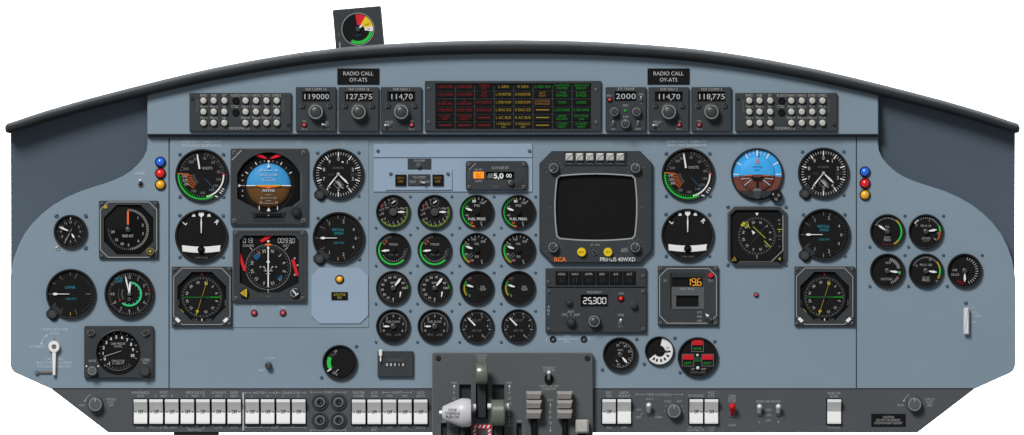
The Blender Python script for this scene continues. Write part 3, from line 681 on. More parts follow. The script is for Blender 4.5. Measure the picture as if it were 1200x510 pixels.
# ---- airspeed
def airspeed(x, y, label, d):
    t = T('airspeed_indicator', label, 'airspeed indicator', x, y, d, 'two airspeed indicators'); f = bezel(t, 31.2)
    f.ticks(0, 0, 10, 8, 82, 22.5, 26.5, .55, DM, 'grey'); f.arc(0, 0, 26.3, 26.9, 8, 82, DM, 'dim'); f.ticks(0, 0, 20, 18, 80, 24.2, 26.3, .4, DM, 'dim')
    f.arc(0, 0, 25.9, 26.6, 284, 345, DM, 'dim'); f.ticks(0, 0, 8, 284, 345, 23.5, 26.5, .5, DM, 'grey')
    for a_, s_ in ((9, '40'), (41, '60'), (78, '80'), (103, '100'), (126, '120'), (146, '140'), (177, '160'), (207, '180'), (322, '280'), (340, '300'), (293, '260')):
        p = pol(20.3, a_); f.text(s_, p[0], p[1], 2.9, DM, 'grey', bold=1)
    for i_, s_ in enumerate(('240', '220', '200')): p = pol(21, 268-13*i_); f.text(s_, p[0]+1, p[1], 2.9, DM, 'soft', bold=1)
    f.arc(0, 0, 26.8, 28.2, 152, 274, DM, 'green'); f.arc(0, 0, 24.6, 26.3, 86, 167, DM, 'white'); f.ticks(0, 0, 19, 155, 268, 23.6, 26.8, .6, DM+.05, 'lgrn')
    f.tick(0, 0, 275, 15, 28.4, .9, DM+.1, 'orange'); f.arc(0, 0, 17.2, 18.2, 212, 276, DM, 'dorange'); f.ticks(0, 0, 7, 216, 270, 11.5, 17.6, .9, DM, 'dorange'); f.ticks(0, 0, 8, 212, 274, 8, 11, .5, DM, 'grey')
    f.tick(0, 0, 88, 24, 28, 1.1, DM+.15, 'red'); f.ln(4, 4, 16, 17, .7, DM, 'bluem'); f.text('KNOTS', 6.5, -8.6, 3, DM, 'soft', fit=11.5)
    t.part('dial', f)
    for k_ in range(3):
        p = pol(28.6, 120+5*k_); e = pol(32.6, 118+5*k_); m_ = MB(); m_.ln(p[0]-1, p[1]+1, e[0]-2.4, e[1]+3.6 if 0 else e[1]+1.2, .9, 4.5, 'white'); t.part('index_mark', m_)
    m_ = MB(); p = pol(28.5, 147); e = pol(31.5, 143); m_.ln(p[0], p[1], e[0], e[1], 1.2, 4.5, 'white'); t.part('index_mark', m_)
    nb = MB(); nb.prism([(-3.6, -7.6), (-1.6, -7.9), (-4.3, -23.5), (-5, -25.6), (-5.9, -23.3)][::-1], 3.2, 3.6, 'white'); t.part('needle', nb)
    gscrews(t, [(-25.8, -24.8), (25.2, -24.8), (-25.6, 25), (25.2, 25)], 2.3)
airspeed(236.6, 205.8, 'airspeed indicator beside the large square attitude indicator', FD)
airspeed(806.4, 204.8, 'airspeed indicator beside the small round attitude indicator', 0)
# ---- altimeter
def altimeter(x, y, label, d):
    t = T('altimeter', label, 'altimeter', x, y, d, 'two altimeters'); f = bezel(t, 30)
    f.ticks(0, 0, 51, 0, 360, 22.8, 26.3, .75, DM, 'soft'); f.ticks(0, 0, 11, 0, 360, 20.6, 26.3, 1.25, DM+.05, 'white')
    for i in range(10):
        p = pol(17.7, 36*i); f.text(str(i), p[0], p[1], 3.9, DM, 'soft', bold=1)
    f.text('ALTIMETER', 0, -7.2, 2.2, DM, 'grey', fit=13); f.text('1013', -9, .4, 2.6, DM, 'dim', bold=1); f.text('29.9', 18, .4, 3, DM, 'dim', bold=1); f.disc(5, -14.2, 1.1, DM+.1, 'white', 12)
    for i in range(4): f.ln(-4+i*1.6, 7.6+i*2.1, 2.4+i*1.2, 10.6+i*2.0, 1.1, DM, 'soft')
    f.loopline([(-5.5, 12), (0, 6.4), (6, 13), (0, 17.6)], .6, DM, 'grey')
    t.part('dial', f)
    needle(t, 219, 20.5, 1.6, 3.2, 'white', 0, 0, hub=0); needle(t, 134, 16.5, 2.2, 3.9, 'white', 0, 0, hub=2.0, hm='soft', name='hour_needle')
    tab_knob(t, 221, 32.5, 6.2)
    gscrews(t, [(-24.6, -25), (23.8, -25.3), (23.8, 25.4)], 2.1)
altimeter(396.6, 204.2, 'altimeter next to the large square attitude indicator', FD)
altimeter(964.9, 203, 'altimeter next to the round blue and brown attitude indicator', 0)
# ---- vertical speed
def vsi(x, y, label, d, plain=False, r=30.6, nm='vertical_speed_indicator', cat='vertical speed indicator', grp='vertical speed indicators'):
    t = T(nm, label, cat, x, y, d, grp); f = bezel(t, r)
    k = r/30.6
    if not plain:
        for a_, s_ in ((-62, ''), (-33, '1'), (16, '2'), (60, '4'), (90, '6'), (122, '4'), (164, '2'), (213, '1')):
            p = pol(20*k, a_); 
            if s_: f.text(s_, p[0], p[1], 3.8, DM, 'soft')
        for a_ in (-57, 237): p = pol(21, a_); f.text('.5', p[0], p[1], 2.6, DM, 'grey')
    for a_ in (-33, -58, 16, 164, 213, 238, -2, 182): f.tick(0, 0, a_, 22.2*k, 26.4*k, .7, DM, 'grey' if a_ not in (182,) else 'lyel')
    f.ticks(0, 0, 15, 34, 146, 23.8*k, 26.4*k, .5, DM, 'dim'); f.tick(0, 0, 270, 22*k, 28*k, .7, DM, 'grey'); f.tick(0, 0, 90, 18*k if plain else 23*k, 24*k, .9, DM, 'grey')
    f.text('VERTICAL' if not plain else 'LOWER', -1, -9.6 if not plain else -7.8, 3.0, DM, 'cyan', fit=15 if not plain else 12, bold=1)
    if not plain: f.text('SPEED', 0, -5.4, 2.7, DM, 'cyan', fit=11, bold=1)
    f.text('1000 FPM', 0, 5.8, 2.5, DM, 'cyan', fit=12)
    if plain:
        for a_ in (-30, 14, 166, 211): p = pol(20, a_); f.text('1' if a_ in (-30, 211) else '2', p[0], p[1], 2.6, DM, 'grey')
    t.part('dial', f)
    b = MB(); b.prism([(-2, -.35), (-15.5, -.45), (-17.5, -1.5), (-20.5, -1.2), (-21.5, 0), (-20.5, 1.2), (-17.5, 1.5), (-15.5, .45), (-2, .35)], 3.1, 3.5, 'white'); t.part('needle', b)
    tab_knob(t, 222, r+2.8, 6.6)
    if not plain: gscrews(t, [(-24.5, -23.5), (24.2, -23.5), (24.4, 25)], 2.1)
    return t
vsi(397, 279, 'vertical speed indicator above the pale blanking plate', FD)
vsi(965.8, 275, 'vertical speed indicator below the far altimeter', 0)
vsi(83.4, 344.6, 'large plain gauge with teal lettering below the clock', 0, True, 29.4, 'cabin_climb_indicator', 'cabin climb gauge', None)
# ---- turn indicator
def turn(x, y, label, d):
    t = T('turn_indicator', label, 'turn indicator', x, y, d, 'two turn and slip indicators'); f = bezel(t, 31)
    f.text('L', -19.3, -15.6, 5, DM, 'white', rot=-48, bold=1); f.text('R', 18.5, -16.3, 5, DM, 'white', rot=42, bold=1)
    for sx_ in (-9, 9): f.sheet([(sx_-2, -22.8), (sx_+2, -22.8), (sx_+1.6, -25.2), (sx_, -26.4), (sx_-1.6, -25.2)], DM, 'white')
    f.prism([(-3, -27.5), (3, -27.5), (3, -24.5), (0, -21.6), (-3, -24.5)], 1.6, 2.2, 'white')
    f.arc(0, 8, 9.5, 11, -75, 75, DM, 'black'); f.text('2 MIN TURN', 0, 26.2-.8, 2.4, DM, 'grey', fit=15)
    t.part('dial', f)
    tb = MB(); pts = [(-22.8, 10.6)]+[(-22.8+45.6*i/12, 10.6+1.8*math.sin(PI*i/12)) for i in range(1, 12)]+[(22.8, 10.6), (22, 18.2)]+[(22-44*i/12, 18.2+1.8*math.sin(PI*i/12)) for i in range(1, 12)]+[(-22, 18.2)]
    tb.prism(pts, 1.7, 3.0, 'white', .5); o = t.part('slip_tube', tb)
    bb = MB(); bb.ball(0, 16, 3.2, 3.9, 'black', 18, 10); bb.lathe(0, 16, [(3.9, 3.1), (4.5, 3.3), (4.5, 2.9)], 'dial', 20); t.part('slip_ball', bb)
    needle(t, 0, 22.5, 1.7, 3.3, 'white', -3.5, 0, hub=0)
    gscrews(t, [(-25.4, -24.5), (25.4, -24), (-25.2, 24.6), (25.3, 24.4)], 2.2)
turn(236, 276.8, 'turn and slip indicator above the green and yellow pointer compass', FD)
turn(805.8, 275.6, 'turn and slip indicator above the box showing 19.6', 0)
# ---- clock
t = T('clock', 'small aircraft clock, smallest gauge near the curved edge', 'clock', 82.7, 271.6); f = bezel(t, 19.8, 2.6)
for i in range(12):
    p = pol(11.2, 30*i); f.text(str(i or 12), p[0], p[1], 2.6, DM, 'soft')
f.ticks(0, 0, 61, 0, 360, 14.2, 15.4, .3, DM, 'dim'); f.ticks(0, 0, 13, 0, 360, 13.6, 15.6, .6, DM, 'grey'); f.sheet([(-1, -16.6), (1, -16.6), (0, -13.8)], DM+.1, 'white'); t.part('dial', f)
needle(t, 293, 14.5, 2.4, 3.5, 'white', 0, 3, hub=0, name='minute_hand'); needle(t, 149, 9, 2.4, 3.3, 'white', 0, 3, hub=0, name='hour_hand'); needle(t, 207, 15.5, .8, 3.9, 'soft', 4, 0, hub=1.6, name='second_hand')
gscrews(t, [(-16.6, -18.6), (17.8, -18.6), (17.8, 19)], 2.7); t.part('screw', screw_me(2.9, 'steel'), -15.4, 19.4)
# ---- limit airspeed with mint arc
t = T('speed_limit_gauge', 'round gauge with mint green inner arc and two white needles', 'gauge', 151.8, 344.6); f = bezel(t, 29.4)
f.ticks(0, 0, 61, 0, 360, 22.4, 24.6, .5, DM, 'grey'); f.ticks(0, 0, 13, 0, 360, 21.4, 24.8, .8, DM, 'soft')
for i in range(12):
    p = pol(19.4, 30*i)
    if i not in (10, 11): f.text(str(i or 12) if i != 9 else '18', p[0], p[1], 3.1, DM, 'soft')
f.arc(0, 0, 12.6, 14.6, 5, 218, DM, 'mint'); f.ticks(0, 0, 9, 15, 205, 11, 12.8, .7, DM, 'mint'); f.arc(0, 0, 12.8, 13.6, 235, 300, DM, 'dim'); f.ticks(0, 0, 6, 235, 300, 8, 10, .9, DM, 'grey')
f.text('AMBER TEMP', -12.5, -18, 2.8, DM, 'cyan', fit=10, bold=1); f.text('LIMIT', -12.5, -14.6, 2.8, DM, 'cyan', fit=9, bold=1); f.tick(0, 0, 78, 22, 25, .8, DM+.1, 'red'); f.tick(0, 0, 236, 12, 15, .8, DM+.1, 'red')
t.part('dial', f); needle(t, 347, 22.5, 1.8, 3.2, 'white', 0, 0, hub=0); needle(t, 3, 14.5, 2.6, 3.6, 'white', 0, 0, hub=2.3, hm='knob')
b = MB(); b.lathe(0, 6, [(2, 3), (1.9, 3.6), (1.2, 3.6), (1.1, 3.2)], 'grey', 16); t.part('counterweight', b)

# ---- engine gauges, four columns by four rows
CX = (460.8, 509.4, 558.8, 607.5); CY = (248.5, 293, 337.6, 382.5); SIDE = ('left', 'right')
def eng(c, r, nm, label, cat, group):
    t = T(nm, label, cat, CX[c], CY[r], 0, group); f = bezel(t, 20.2, 2.0, 3.8); gscrews(t, [(20, -18), (-20.3, 18.4)], 1.7); return t, f
for i in (0, 1):
    t, f = eng(i, 0, 'torque_gauge', 'round gauge with tiny sub dial, %s' % ('top of the column nearest the altimeter' if i == 0 else 'second along, under the flasher switch plate'), 'engine gauge', 'top row gauges with a tiny sub dial')
    f.ticks(0, 0, 24, 72, 235, 15.4, 17.4, .6, DM, 'pyel'); f.arc(0, 0, 17.1, 17.6, 76, 232, DM, 'lgrn'); f.ticks(0, 0, 15, 72, 360, 14, 16.6, .5, DM+.05, 'soft')
    for a_, s_ in ((72, '6'), (100, '5'), (130, '4'), (155, '3'), (180, '2'), (205, '1'), (230, '9'), (262, '10'), (285, '11'), (312, '12')): p = pol(12.6, a_); f.text(s_, p[0], p[1], 2.6, DM, 'soft')
    f.tick(0, 0, 291, 12, 16, .9, DM+.1, 'lred'); f.tick(0, 0, 308, 13, 17, .9, DM+.1, 'lred')
    f.lathe(0, -11.4, [(5.2, DM), (5.2, DM+.2), (4.8, DM+.2)], 'grey', 24); f.ticks(0, -11.4, 10, 0, 324, 3.8, 4.8, .3, DM+.1, 'grey'); f.text('ITT', -7, -4.6, 2.3, DM, 'soft'); f.text('C x 100', 7.5, -4.4, 2.3, DM, 'soft', fit=7)
    t.part('dial', f); needle(t, 90, 14, 2.6, 3.0, 'white', 0, 5.5, hub=4.6, hm='dim'); needle(t, 55, 3.2, 1.5, 2.4, 'white', 2.2, 0, x=0, y=-11.4, hub=0, name='small_needle')
for i in (0, 1):
    t, f = eng(i, 1, 'torque_gauge', 'round gauge with thick bright green arc, %s of the two' % ('nearer the vertical speed indicator' if i == 0 else 'farther from the vertical speed indicator'), 'engine gauge', 'gauges with a thick green arc')
    f.arc(0, 0, 15.8, 17.7, 133, 303, DM, 'green'); f.arc(0, 0, 16.2, 16.8, 303, 350, DM, 'grey'); f.ticks(0, 0, 7, 305, 350, 14, 16.5, .5, DM, 'grey'); f.arc(0, 0, 16.2, 16.8, 85, 130, DM, 'dim'); f.ticks(0, 0, 16, 95, 240, 12.6, 14.2, .5, DM, 'soft'); f.ticks(0, 0, 5, 85, 128, 14.6, 16.8, .5, DM, 'grey')
    for a_ in (305, 322): f.tick(0, 0, a_, 11.5, 14, 1.5, DM, 'dorange')
    f.text('TORQUE', 0, -6.6, 2.5, DM, 'soft', fit=10.5); f.text('FT-LB X 100', 0, 5.4, 2.4, DM, 'grey', fit=10.5)
    t.part('dial', f); needle(t, 265, 14, 2.8, 3.0, 'white', 0, 4.5, hub=3.6, hm='dial')
for r_ in (2,):
    for i in (0, 1):
        t, f = eng(i, r_, 'rpm_gauge', 'propeller speed gauge with small second pointer, %s' % ('in the third row nearest the pale blanking plate' if i == 0 else 'in the third row, second along'), 'engine gauge', 'third row gauges with two pointers')
        f.ticks(0, 0, 46, 180, 450, 15.2, 17, .35, DM, 'grey'); f.arc(0, 0, 16.8, 17.2, 180, 450, DM, 'dim')
        seq(f, ['0', '10', '20', '30', '40', '50', '60', '70', '80', '90', '100'], 180, 450, 12.8, 2.5, 'soft'); f.text('RPM', 0, -6, 2.5, DM, 'soft', fit=6.5); f.arc(0, 0, 16, 17.4, 80, 93, DM+.1, 'lgrn'); f.ln(0, 12, 0, 17, .8, DM, 'soft')
        f.ticks(8, 8, 8, 0, 315, 3.6, 4.4, .35, DM, 'grey'); t.part('dial', f); needle(t, 38, 14.6, 3.0, 3.2, 'white', 0, 3.5, hub=2.8, hm='knobd'); needle(t, 8, 4.6, 1.8, 2.5, 'white', 2, 0, x=8.2, y=8.5, hub=0, name='small_needle')
for i in (0, 1):
    t, f = eng(i, 3, 'fuel_flow_gauge', 'fuel flow gauge with grey arc, %s' % ('directly above the small digital counter box' if i == 0 else 'diagonally above the lever pedestal corner'), 'engine gauge', 'fuel flow gauges in the bottom row')
    f.arc(0, 0, 14.6, 16.4, 245, 475, DM, 'dim'); f.ticks(0, 0, 40, 245, 475, 14.8, 16.2, .4, DM+.05, 'grey'); seq(f, ['0', '1', '2', '3', '4', '5', '6'], 245, 475, 12, 2.6, 'soft'); f.text('FUEL FLOW', 0, -5.4, 2.6, DM, 'soft', fit=16); f.text('PPH', -5.4, 9.8, 2.5, DM, 'grey'); f.text('x100', 5.4, 9.8, 2.5, DM, 'grey')
    t.part('dial', f); needle(t, 270, 12, 2.4, 3.0, 'white', 0, 4.5, hub=3.2, hm='knobd')
for i in (0, 1):
    t, f = eng(i+2, 0, 'fuel_pressure_gauge', 'FUEL PRESS gauge with thin green arc, %s' % ('under the flasher plate side of the altitude box' if i == 0 else 'nearest the radar display corner'), 'engine gauge', 'fuel pressure gauges in the top row')
    f.arc(0, 0, 16.6, 17.6, 200, 342, DM, 'green'); f.arc(0, 0, 16.4, 17.8, 187, 200, DM+.05, 'orange'); f.ticks(0, 0, 12, 205, 340, 14.6, 17, .5, DM, 'lgrn'); f.ticks(0, 0, 4, 352, 400, 14.5, 17.4, .8, DM, 'soft')
    f.text('80', -3.2, -12.6, 2.8, DM, 'white', bold=1); f.text('100', 6.4, -10.6, 2.8, DM, 'soft'); f.text('PSI', 0, -7.4, 2.8, DM, 'soft', fit=6); f.text('60', -11.5, -6, 2.5, DM, 'soft'); f.text('40', -11.5, 4, 2.5, DM, 'soft'); f.text('FUEL PRESS', 0, 8.2, 2.9, DM, 'white', fit=20); f.text('0', 5, 12.6, 2.6, DM, 'soft'); f.text('20', -6, 12.8, 2.4, DM, 'orange'); f.tick(0, 0, 160, 14, 17.6, .8, DM, 'soft'); f.tick(0, 0, 345, 14.5, 17.8, .9, DM+.1, 'lred')
    t.part('dial', f); needle(t, 288, 14, 2.8, 3.0, 'white', 0, 6, hub=3.2, hm='dial')
for i in (0, 1):
    t, f = eng(i+2, 1, 'oil_gauge', 'oil pressure gauge with green and yellow arc, %s' % ('directly below the first FUEL PRESS gauge' if i == 0 else 'beside the large dark radar display'), 'engine gauge', 'oil gauges in the second row')
    f.arc(0, 0, 16.4, 17.6, 240, 290, DM, 'green'); f.arc(0, 0, 16.4, 17.8, 212, 240, DM, 'lyel'); f.ticks(0, 0, 14, 215, 295, 14.8, 17, .5, DM+.05, 'green'); f.ticks(0, 0, 7, 305, 400, 14.5, 17.2, .6, DM, 'soft')
    f.text('160', -3.4, -12.4, 2.6, DM, 'soft'); f.text('200', 7.2, -9.8, 2.6, DM, 'soft'); f.text('120', -11.4, -6.6, 2.5, DM, 'soft'); f.text('80', -12, 5, 2.4, DM, 'soft'); f.text('OIL', 0, -7.2, 2.6, DM, 'soft'); f.text('PSI', 0, 8, 2.6, DM, 'soft'); f.text('40', -5.6, 12.2, 2.5, DM, 'soft'); f.tick(0, 0, 210, 13.5, 17.8, 1.1, DM+.1, 'red'); f.text('0', 5.6, 12.6, 2.4, DM, 'soft'); f.tick(0, 0, 158, 14, 17.6, .8, DM, 'soft'); f.ln(-11, 8.5, -5.5, 3.5, .7, DM, 'grey'); f.ln(-8.8, 10, -4, 6, .7, DM, 'grey')
    t.part('dial', f); needle(t, 288, 14, 2.8, 3.0, 'white', 0, 5.5, hub=3.2, hm='dial')
for i in (0, 1):
    t, f = eng(i+2, 2, 'oil_temperature_gauge', 'mostly blank oil temperature gauge with short yellow arc, %s' % ('third from the pale blanking plate' if i == 0 else 'beside the radar display lower corner'), 'engine gauge', 'oil temperature gauges in the third row')
    f.arc(-1, 0, 13.2, 14.6, 232, 282, DM, 'lyel'); f.arc(-1, 0, 13.2, 14.6, 282, 304, DM, 'lgrn'); f.ticks(-1, 0, 7, 232, 304, 11, 13, .5, DM, 'dgreen'); f.arc(-1, 0, 14.4, 14.8, 305, 330, DM, 'grey'); f.text('100', -8, -11.5, 2.3, DM, 'grey'); f.text('0', -8.5, 9, 2.5, DM, 'soft'); f.text('OIL', 7, -1.4, 2.5, DM, 'soft'); f.text('TEMP', 7, 1.8, 2.5, DM, 'soft', fit=7.5); f.tick(0, 0, 318, 11, 14, .9, DM+.1, 'lred')
    f.arc(7, 0, 9.8, 10.3, 0, 360, DM, 'black')
    t.part('dial', f); needle(t, 287, 13, 2.6, 3.0, 'white', 0, 4.5, hub=0)
for i in (0, 1):
    t, f = eng(i+2, 3, 'fuel_quantity_gauge', 'fuel quantity gauge with slanting thin needle, %s' % ('above the handle of the tall centre lever' if i == 0 else 'last of the bottom row beside the frequency radio'), 'engine gauge', 'fuel quantity gauges in the bottom row')
    f.ticks(0, 0, 41, 215, 505, 15.4, 17, .4, DM, 'grey'); f.arc(0, 0, 16.8, 17.2, 215, 505, DM, 'dim'); f.ticks(0, 0, 8, 215, 505, 13.8, 17, .6, DM+.05, 'soft')
    for a_, s_ in ((205, '1'), (270, '2'), (323, '3'), (30, '6'), (88, '8'), (148, '8')): p = pol(12.6, a_); f.text(s_, p[0], p[1], 2.4, DM, 'soft')
    f.text('FUEL QTY', 0, -7, 2.5, DM, 'grey', fit=11); f.text('LBS X 100', 0, 5, 2.4, DM, 'grey', fit=11); t.part('dial', f)
    b = MB(); b.prism([(-1.2, -1.6), (-2.6, -.4), (-10.3, -8.7), (-10.9, -10.2), (-9.2, -9.8)], 3.0, 3.4, 'white'); t.part('needle', b)
# ---- two spool gauges in lower row
t = T('trim_gauge', 'black gauge half blank with bright green block and white mark', 'gauge', 398.2, 424.8); f = bezel(t, 20.5, 2.2)
f.prism([(0, -17)]+[pol(17.5, 180*i/14) for i in range(15)]+[(0, 17)], 1.7, 2.6, 'dial'); f.arc(2, 0, 12.5, 17, 242, 294, DM, 'green'); f.text('30', -5, -13, 2.8, DM, 'soft', rot=-30); f.text('DEG', -7.5, -9, 2.4, DM, 'grey', rot=-20); f.text('DN', -5.5, 13, 2.8, DM, 'soft', rot=30); f.text('10', -7, 6, 2.2, DM, 'dim')
t.part('dial', f); b = MB(); b.ln(-14.5, 10.4, -9.8, 7.4, 1.5, 3.2, 'white'); b.ln(-5, 11.5, -1.5, 8, .9, 3.2, 'soft'); t.part('needle', b)
gscrews(t, [(19.4, -18.8), (-21.4, 17.6)], 2.1)
t = T('pressure_gauge', 'black gauge with needle low down beside the white faced gauge', 'gauge', 726.8, 415.8); f = bezel(t, 20.5, 2.2)
f.arc(0, 0, 14.5, 15.2, 0, 195, DM, 'grey'); f.ticks(0, 0, 14, 0, 195, 13, 15.2, .6, DM, 'soft')
for a_, s_ in ((-15, '30'), (30, '40'), (70, '50'), (115, '0'), (190, '10')): p = pol(11.5, a_); f.text(s_, p[0], p[1], 2.6, DM, 'soft')
f.text('VAC', 0, -5.5, 2.4, DM, 'soft'); f.arc(0, 0, 14.5, 15.2, 195, 225, DM, 'dim'); f.ln(-5, 6, -3, 8.5, 1.2, DM, 'soft')
t.part('dial', f); needle(t, 140, 12.8, 2.8, 3.2, 'white', 0, 4, hub=3, hm='knobd'); gscrews(t, [(19.3, -18.3), (-21, 17.5)], 2.1)
t = T('flap_position_gauge', 'small round gauge with black and white face', 'gauge', 772.8, 411.4); f = bezel(t, 17.2, 1.6)
w_ = [pol(15.7, a_) for a_ in range(-5, 251, 8)]+[pol(5.5, a_) for a_ in range(250, -5, -12)]
f.arc(0, 0, 6.5, 15.6, 12, 232, DM, 'white')
for a_ in (93, 120, 146, 170, 196, 216): f.tick(0, 0, a_, 9.6, 13, 2.2, DM+.15, 'ink')
f.text('UP', 9.5, -3.6, 2.4, DM+.15, 'ink'); t.part('dial', f)
b = MB(); b.prism([(0, -1.4), (7.5, -1.0), (10, 0), (7.5, 1.0), (0, 1.4)], 3.0, 3.4, 'ink'); t.part('needle', b)
b = MB(); b.lathe(0, 0, [(6.2, 1.7), (6.2, 2.6), (0, 2.7)], 'dial', 28); t.part('hub', b); gscrews(t, [(18, -15.2), (-18, 15.2)], 2.1)
t = T('landing_gear_indicator', 'black round landing gear indicator with three red lights', 'gear indicator', 817.8, 419); f = bezel(t, 23.8, 2.2)
for (x_, y_, s_) in ((-.4, -14, 'NOSE'), (-11.7, 3, 'LEFT'), (11.4, 3, 'RIGHT')):
    f.loopline(rect(x_-6.8, y_-6.8, x_+6.8, y_+7), .7, DM, 'grey'); f.text(s_, x_, y_+3.6, 2.6, DM, 'lgrn', fit=9)
f.text('LDG', 0, .6, 2.3, DM, 'grey'); f.text('GEAR', 0, 3.6, 2.2, DM, 'lgrn'); f.text('UP', -6, 13.6, 2.3, DM, 'soft'); f.text('OFF', 6.5, 13.6, 2.3, DM, 'soft'); f.text('LANDING GEAR', 0, 17.4, 2.4, DM, 'grey', fit=18)
t.part('dial', f)
for (x_, y_, s_) in ((-.4, -17.2, 0), (-11.7, -.2, 0), (11.4, -.2, 0)):
    b = MB(); b.prism(rect(x_-6.1, y_-3, x_+6.1, y_+3), 1.7, 2.6, 'red', .4); b.text('DOWN', x_, y_, 1.8, 2.7, 'lred', fit=8); t.part('red_lens', b)
b = MB(); b.ball(-.4, -2.6, 2.4, 1.6, 'white'); t.part('test_button', b); b = MB(); b.ball(0, 12.4, 2.6, 2.1, 'white'); t.part('test_button', b)
gscrews(t, [(19.8, -18.8), (-21, 17.6)], 2.0)
# ---- five aux gauges
def aux(x, y, nm, label, dr, na, hubm='dim'):
    t = T(nm, label, 'gauge', x, y, 0, 'five small gauges under the far side board'); f = bezel(t, 20.4, 2.2); dr(f); t.part('dial', f); needle(t, na, 13, 2.8, 3.1, 'white', 0, 3.5, hub=3, hm='knobd'); gscrews(t, [(20.5, -18.4), (-20.6, 18)], 1.9)
def d1(f):
    f.arc(0, 0, 15.6, 17.4, 55, 130, DM, 'green'); f.arc(0, 0, 15.6, 17.4, 38, 55, DM, 'lyel'); f.arc(0, 0, 15.6, 17.4, 130, 152, DM, 'lyel'); f.ticks(0, 0, 14, -60, 34, 15, 17, .6, DM, 'soft'); f.ticks(0, 0, 5, 160, 200, 14.6, 17, .6, DM, 'lred'); f.text('OIL', 0, -5.6, 2.5, DM, 'soft'); f.text('OXY', 0, 7, 2.5, DM, 'soft'); f.text('PRESS', 0, 10, 2.5, DM, 'soft', fit=8); f.text('1', -12, -8, 2.6, DM, 'soft')
aux(1039.8, 271.4, 'oxygen_gauge', 'gauge with tall green arc ended by yellow, first of the top two', d1, 305)
def d2(f):
    f.arc(0, 0, 15.4, 17.2, 305, 328, DM, 'white'); f.ticks(0, 0, 12, 335, 420, 15, 17, .6, DM, 'soft'); f.arc(0, 0, 15.6, 17.4, 66, 88, DM, 'green'); f.arc(0, 0, 15.6, 17.4, 88, 125, DM, 'dorange'); f.text('PSI X 10', 0, -6.6, 2.6, DM, 'soft', fit=12); f.text('OXYGEN', 0, 8, 2.5, DM, 'soft', fit=10); f.text('TEMP', 0, 11, 2.3, DM, 'grey'); f.text('0', -11, -7.5, 2.7, DM, 'soft'); f.text('1', 4, -12.6, 2.7, DM, 'soft'); f.text('2', 14, 2, 2.7, DM, 'soft'); f.tick(0, 0, 130, 12, 16, .8, DM, 'soft')
aux(1085, 271.4, 'suction_gauge', 'gauge with white arc piece at its upper rim, second of the top two', d2, 80)
def d3(f):
    f.ticks(0, 0, 9, 15, 75, 12, 15.6, .8, DM, 'soft'); f.ticks(0, 0, 5, 125, 160, 13, 16, .8, DM, 'soft'); f.arc(0, 0, 13.5, 15.6, 92, 106, DM, 'green'); f.tick(0, 0, 118, 12.6, 16, 1, DM, 'lred'); f.text('INSTR', 1, -9.5, 2.5, DM, 'soft', fit=6); f.text('SUCTION', -1, 9.6, 2.6, DM, 'soft', fit=13)
aux(1039.8, 317.5, 'suction_gauge', 'gauge marked SUCTION with a short green mark beside its needle tip', d3, 97)
def d4(f):
    f.arc(0, 0, 15.6, 17.4, 78, 108, DM, 'green'); f.arc(0, 0, 15.6, 17.4, 50, 78, DM, 'lyel'); f.arc(0, 0, 15.6, 17.4, 108, 122, DM, 'lyel'); f.ticks(0, 0, 18, -65, 45, 15, 17, .6, DM, 'soft'); f.text('PSI X 100', 0, -7, 2.6, DM, 'soft', fit=14); f.text('DE-ICE', 0, 8, 2.5, DM, 'soft', fit=8); f.text('PRESS', 0, 11, 2.5, DM, 'soft', fit=9); f.text('0', -11, -6, 2.6, DM, 'soft'); f.text('10', 5, -13, 2.4, DM, 'soft'); f.text('20', 13, 12, 2.4, DM, 'soft')
aux(1085, 317.5, 'hydraulic_gauge', 'gauge with yellow green yellow arc, middle of the bottom three', d4, 97)
def d5(f):
    f.ticks(0, 0, 14, 12, 160, 12.8, 16, .8, DM, 'soft'); f.text('AIR', -11.5, -1, 2.6, DM, 'soft'); f.text('DE-ICE', -11, 4.4, 2.5, DM, 'soft', fit=9)
    f.ticks(0, 0, 3, 190, 212, 12.8, 16.2, .8, DM, 'lred')
aux(1130.4, 317.5, 'flow_gauge', 'gauge with small red digits below, nearest the curved slate edge', d5, 180)
t = T('pull_handle', 'vertical polished metal pull handle below the gauge with red digits', 'pull handle', 1132.2, 376.5)
b = MB(); b.prism(rect(-3.3, -15.8, 3.3, 15.6, .8), 3, 6, 'chrome', 1.2); t.part('grip', b)
b = MB()
for y_ in (-12, 12): b.rod((0, y_, 0), (0, y_, 3.4), 1.8, 1.8, 'steel')
t.part('standoffs', b); t.part('screw', screw_me(2.2), -.4, -21.4)
# ================================================================== square instruments
def octo(h, c=None): c = c if c is not None else h*.586; return cham(-h, -h, h, h, c)
def corner_screws(t, w, h, d, r=2.3, m='scrg', k=4.6, which=(0, 1, 2, 3)):
    me = cross_me(r, m)
    for i, (sx_, sy_) in enumerate(((-1, -1), (1, -1), (-1, 1), (1, 1))):
        if i in which: o = t.part('screw', me, sx_*(w/2-k), sy_*(h/2-k), d-.2); o.rotation_euler = (0, i*.7, 0)
def rose(f, x, y, r, m='soft', labels=True, rot=0, h=2.8):
    f.ticks(x, y, 73, rot, rot+360, r-1.8, r, .35, DM, 'grey'); f.ticks(x, y, 37, rot, rot+360, r-2.6, r, .5, DM, m)
    if labels:
        for i in range(12):
            p = pol(r-6.2, rot+30*i); f.text(['N', '3', '6', 'E', '12', '15', 'S', '21', '24', 'W', '30', '33'][i], x+p[0], y+p[1], h, DM, m, rot=rot+30*i, bold=1)
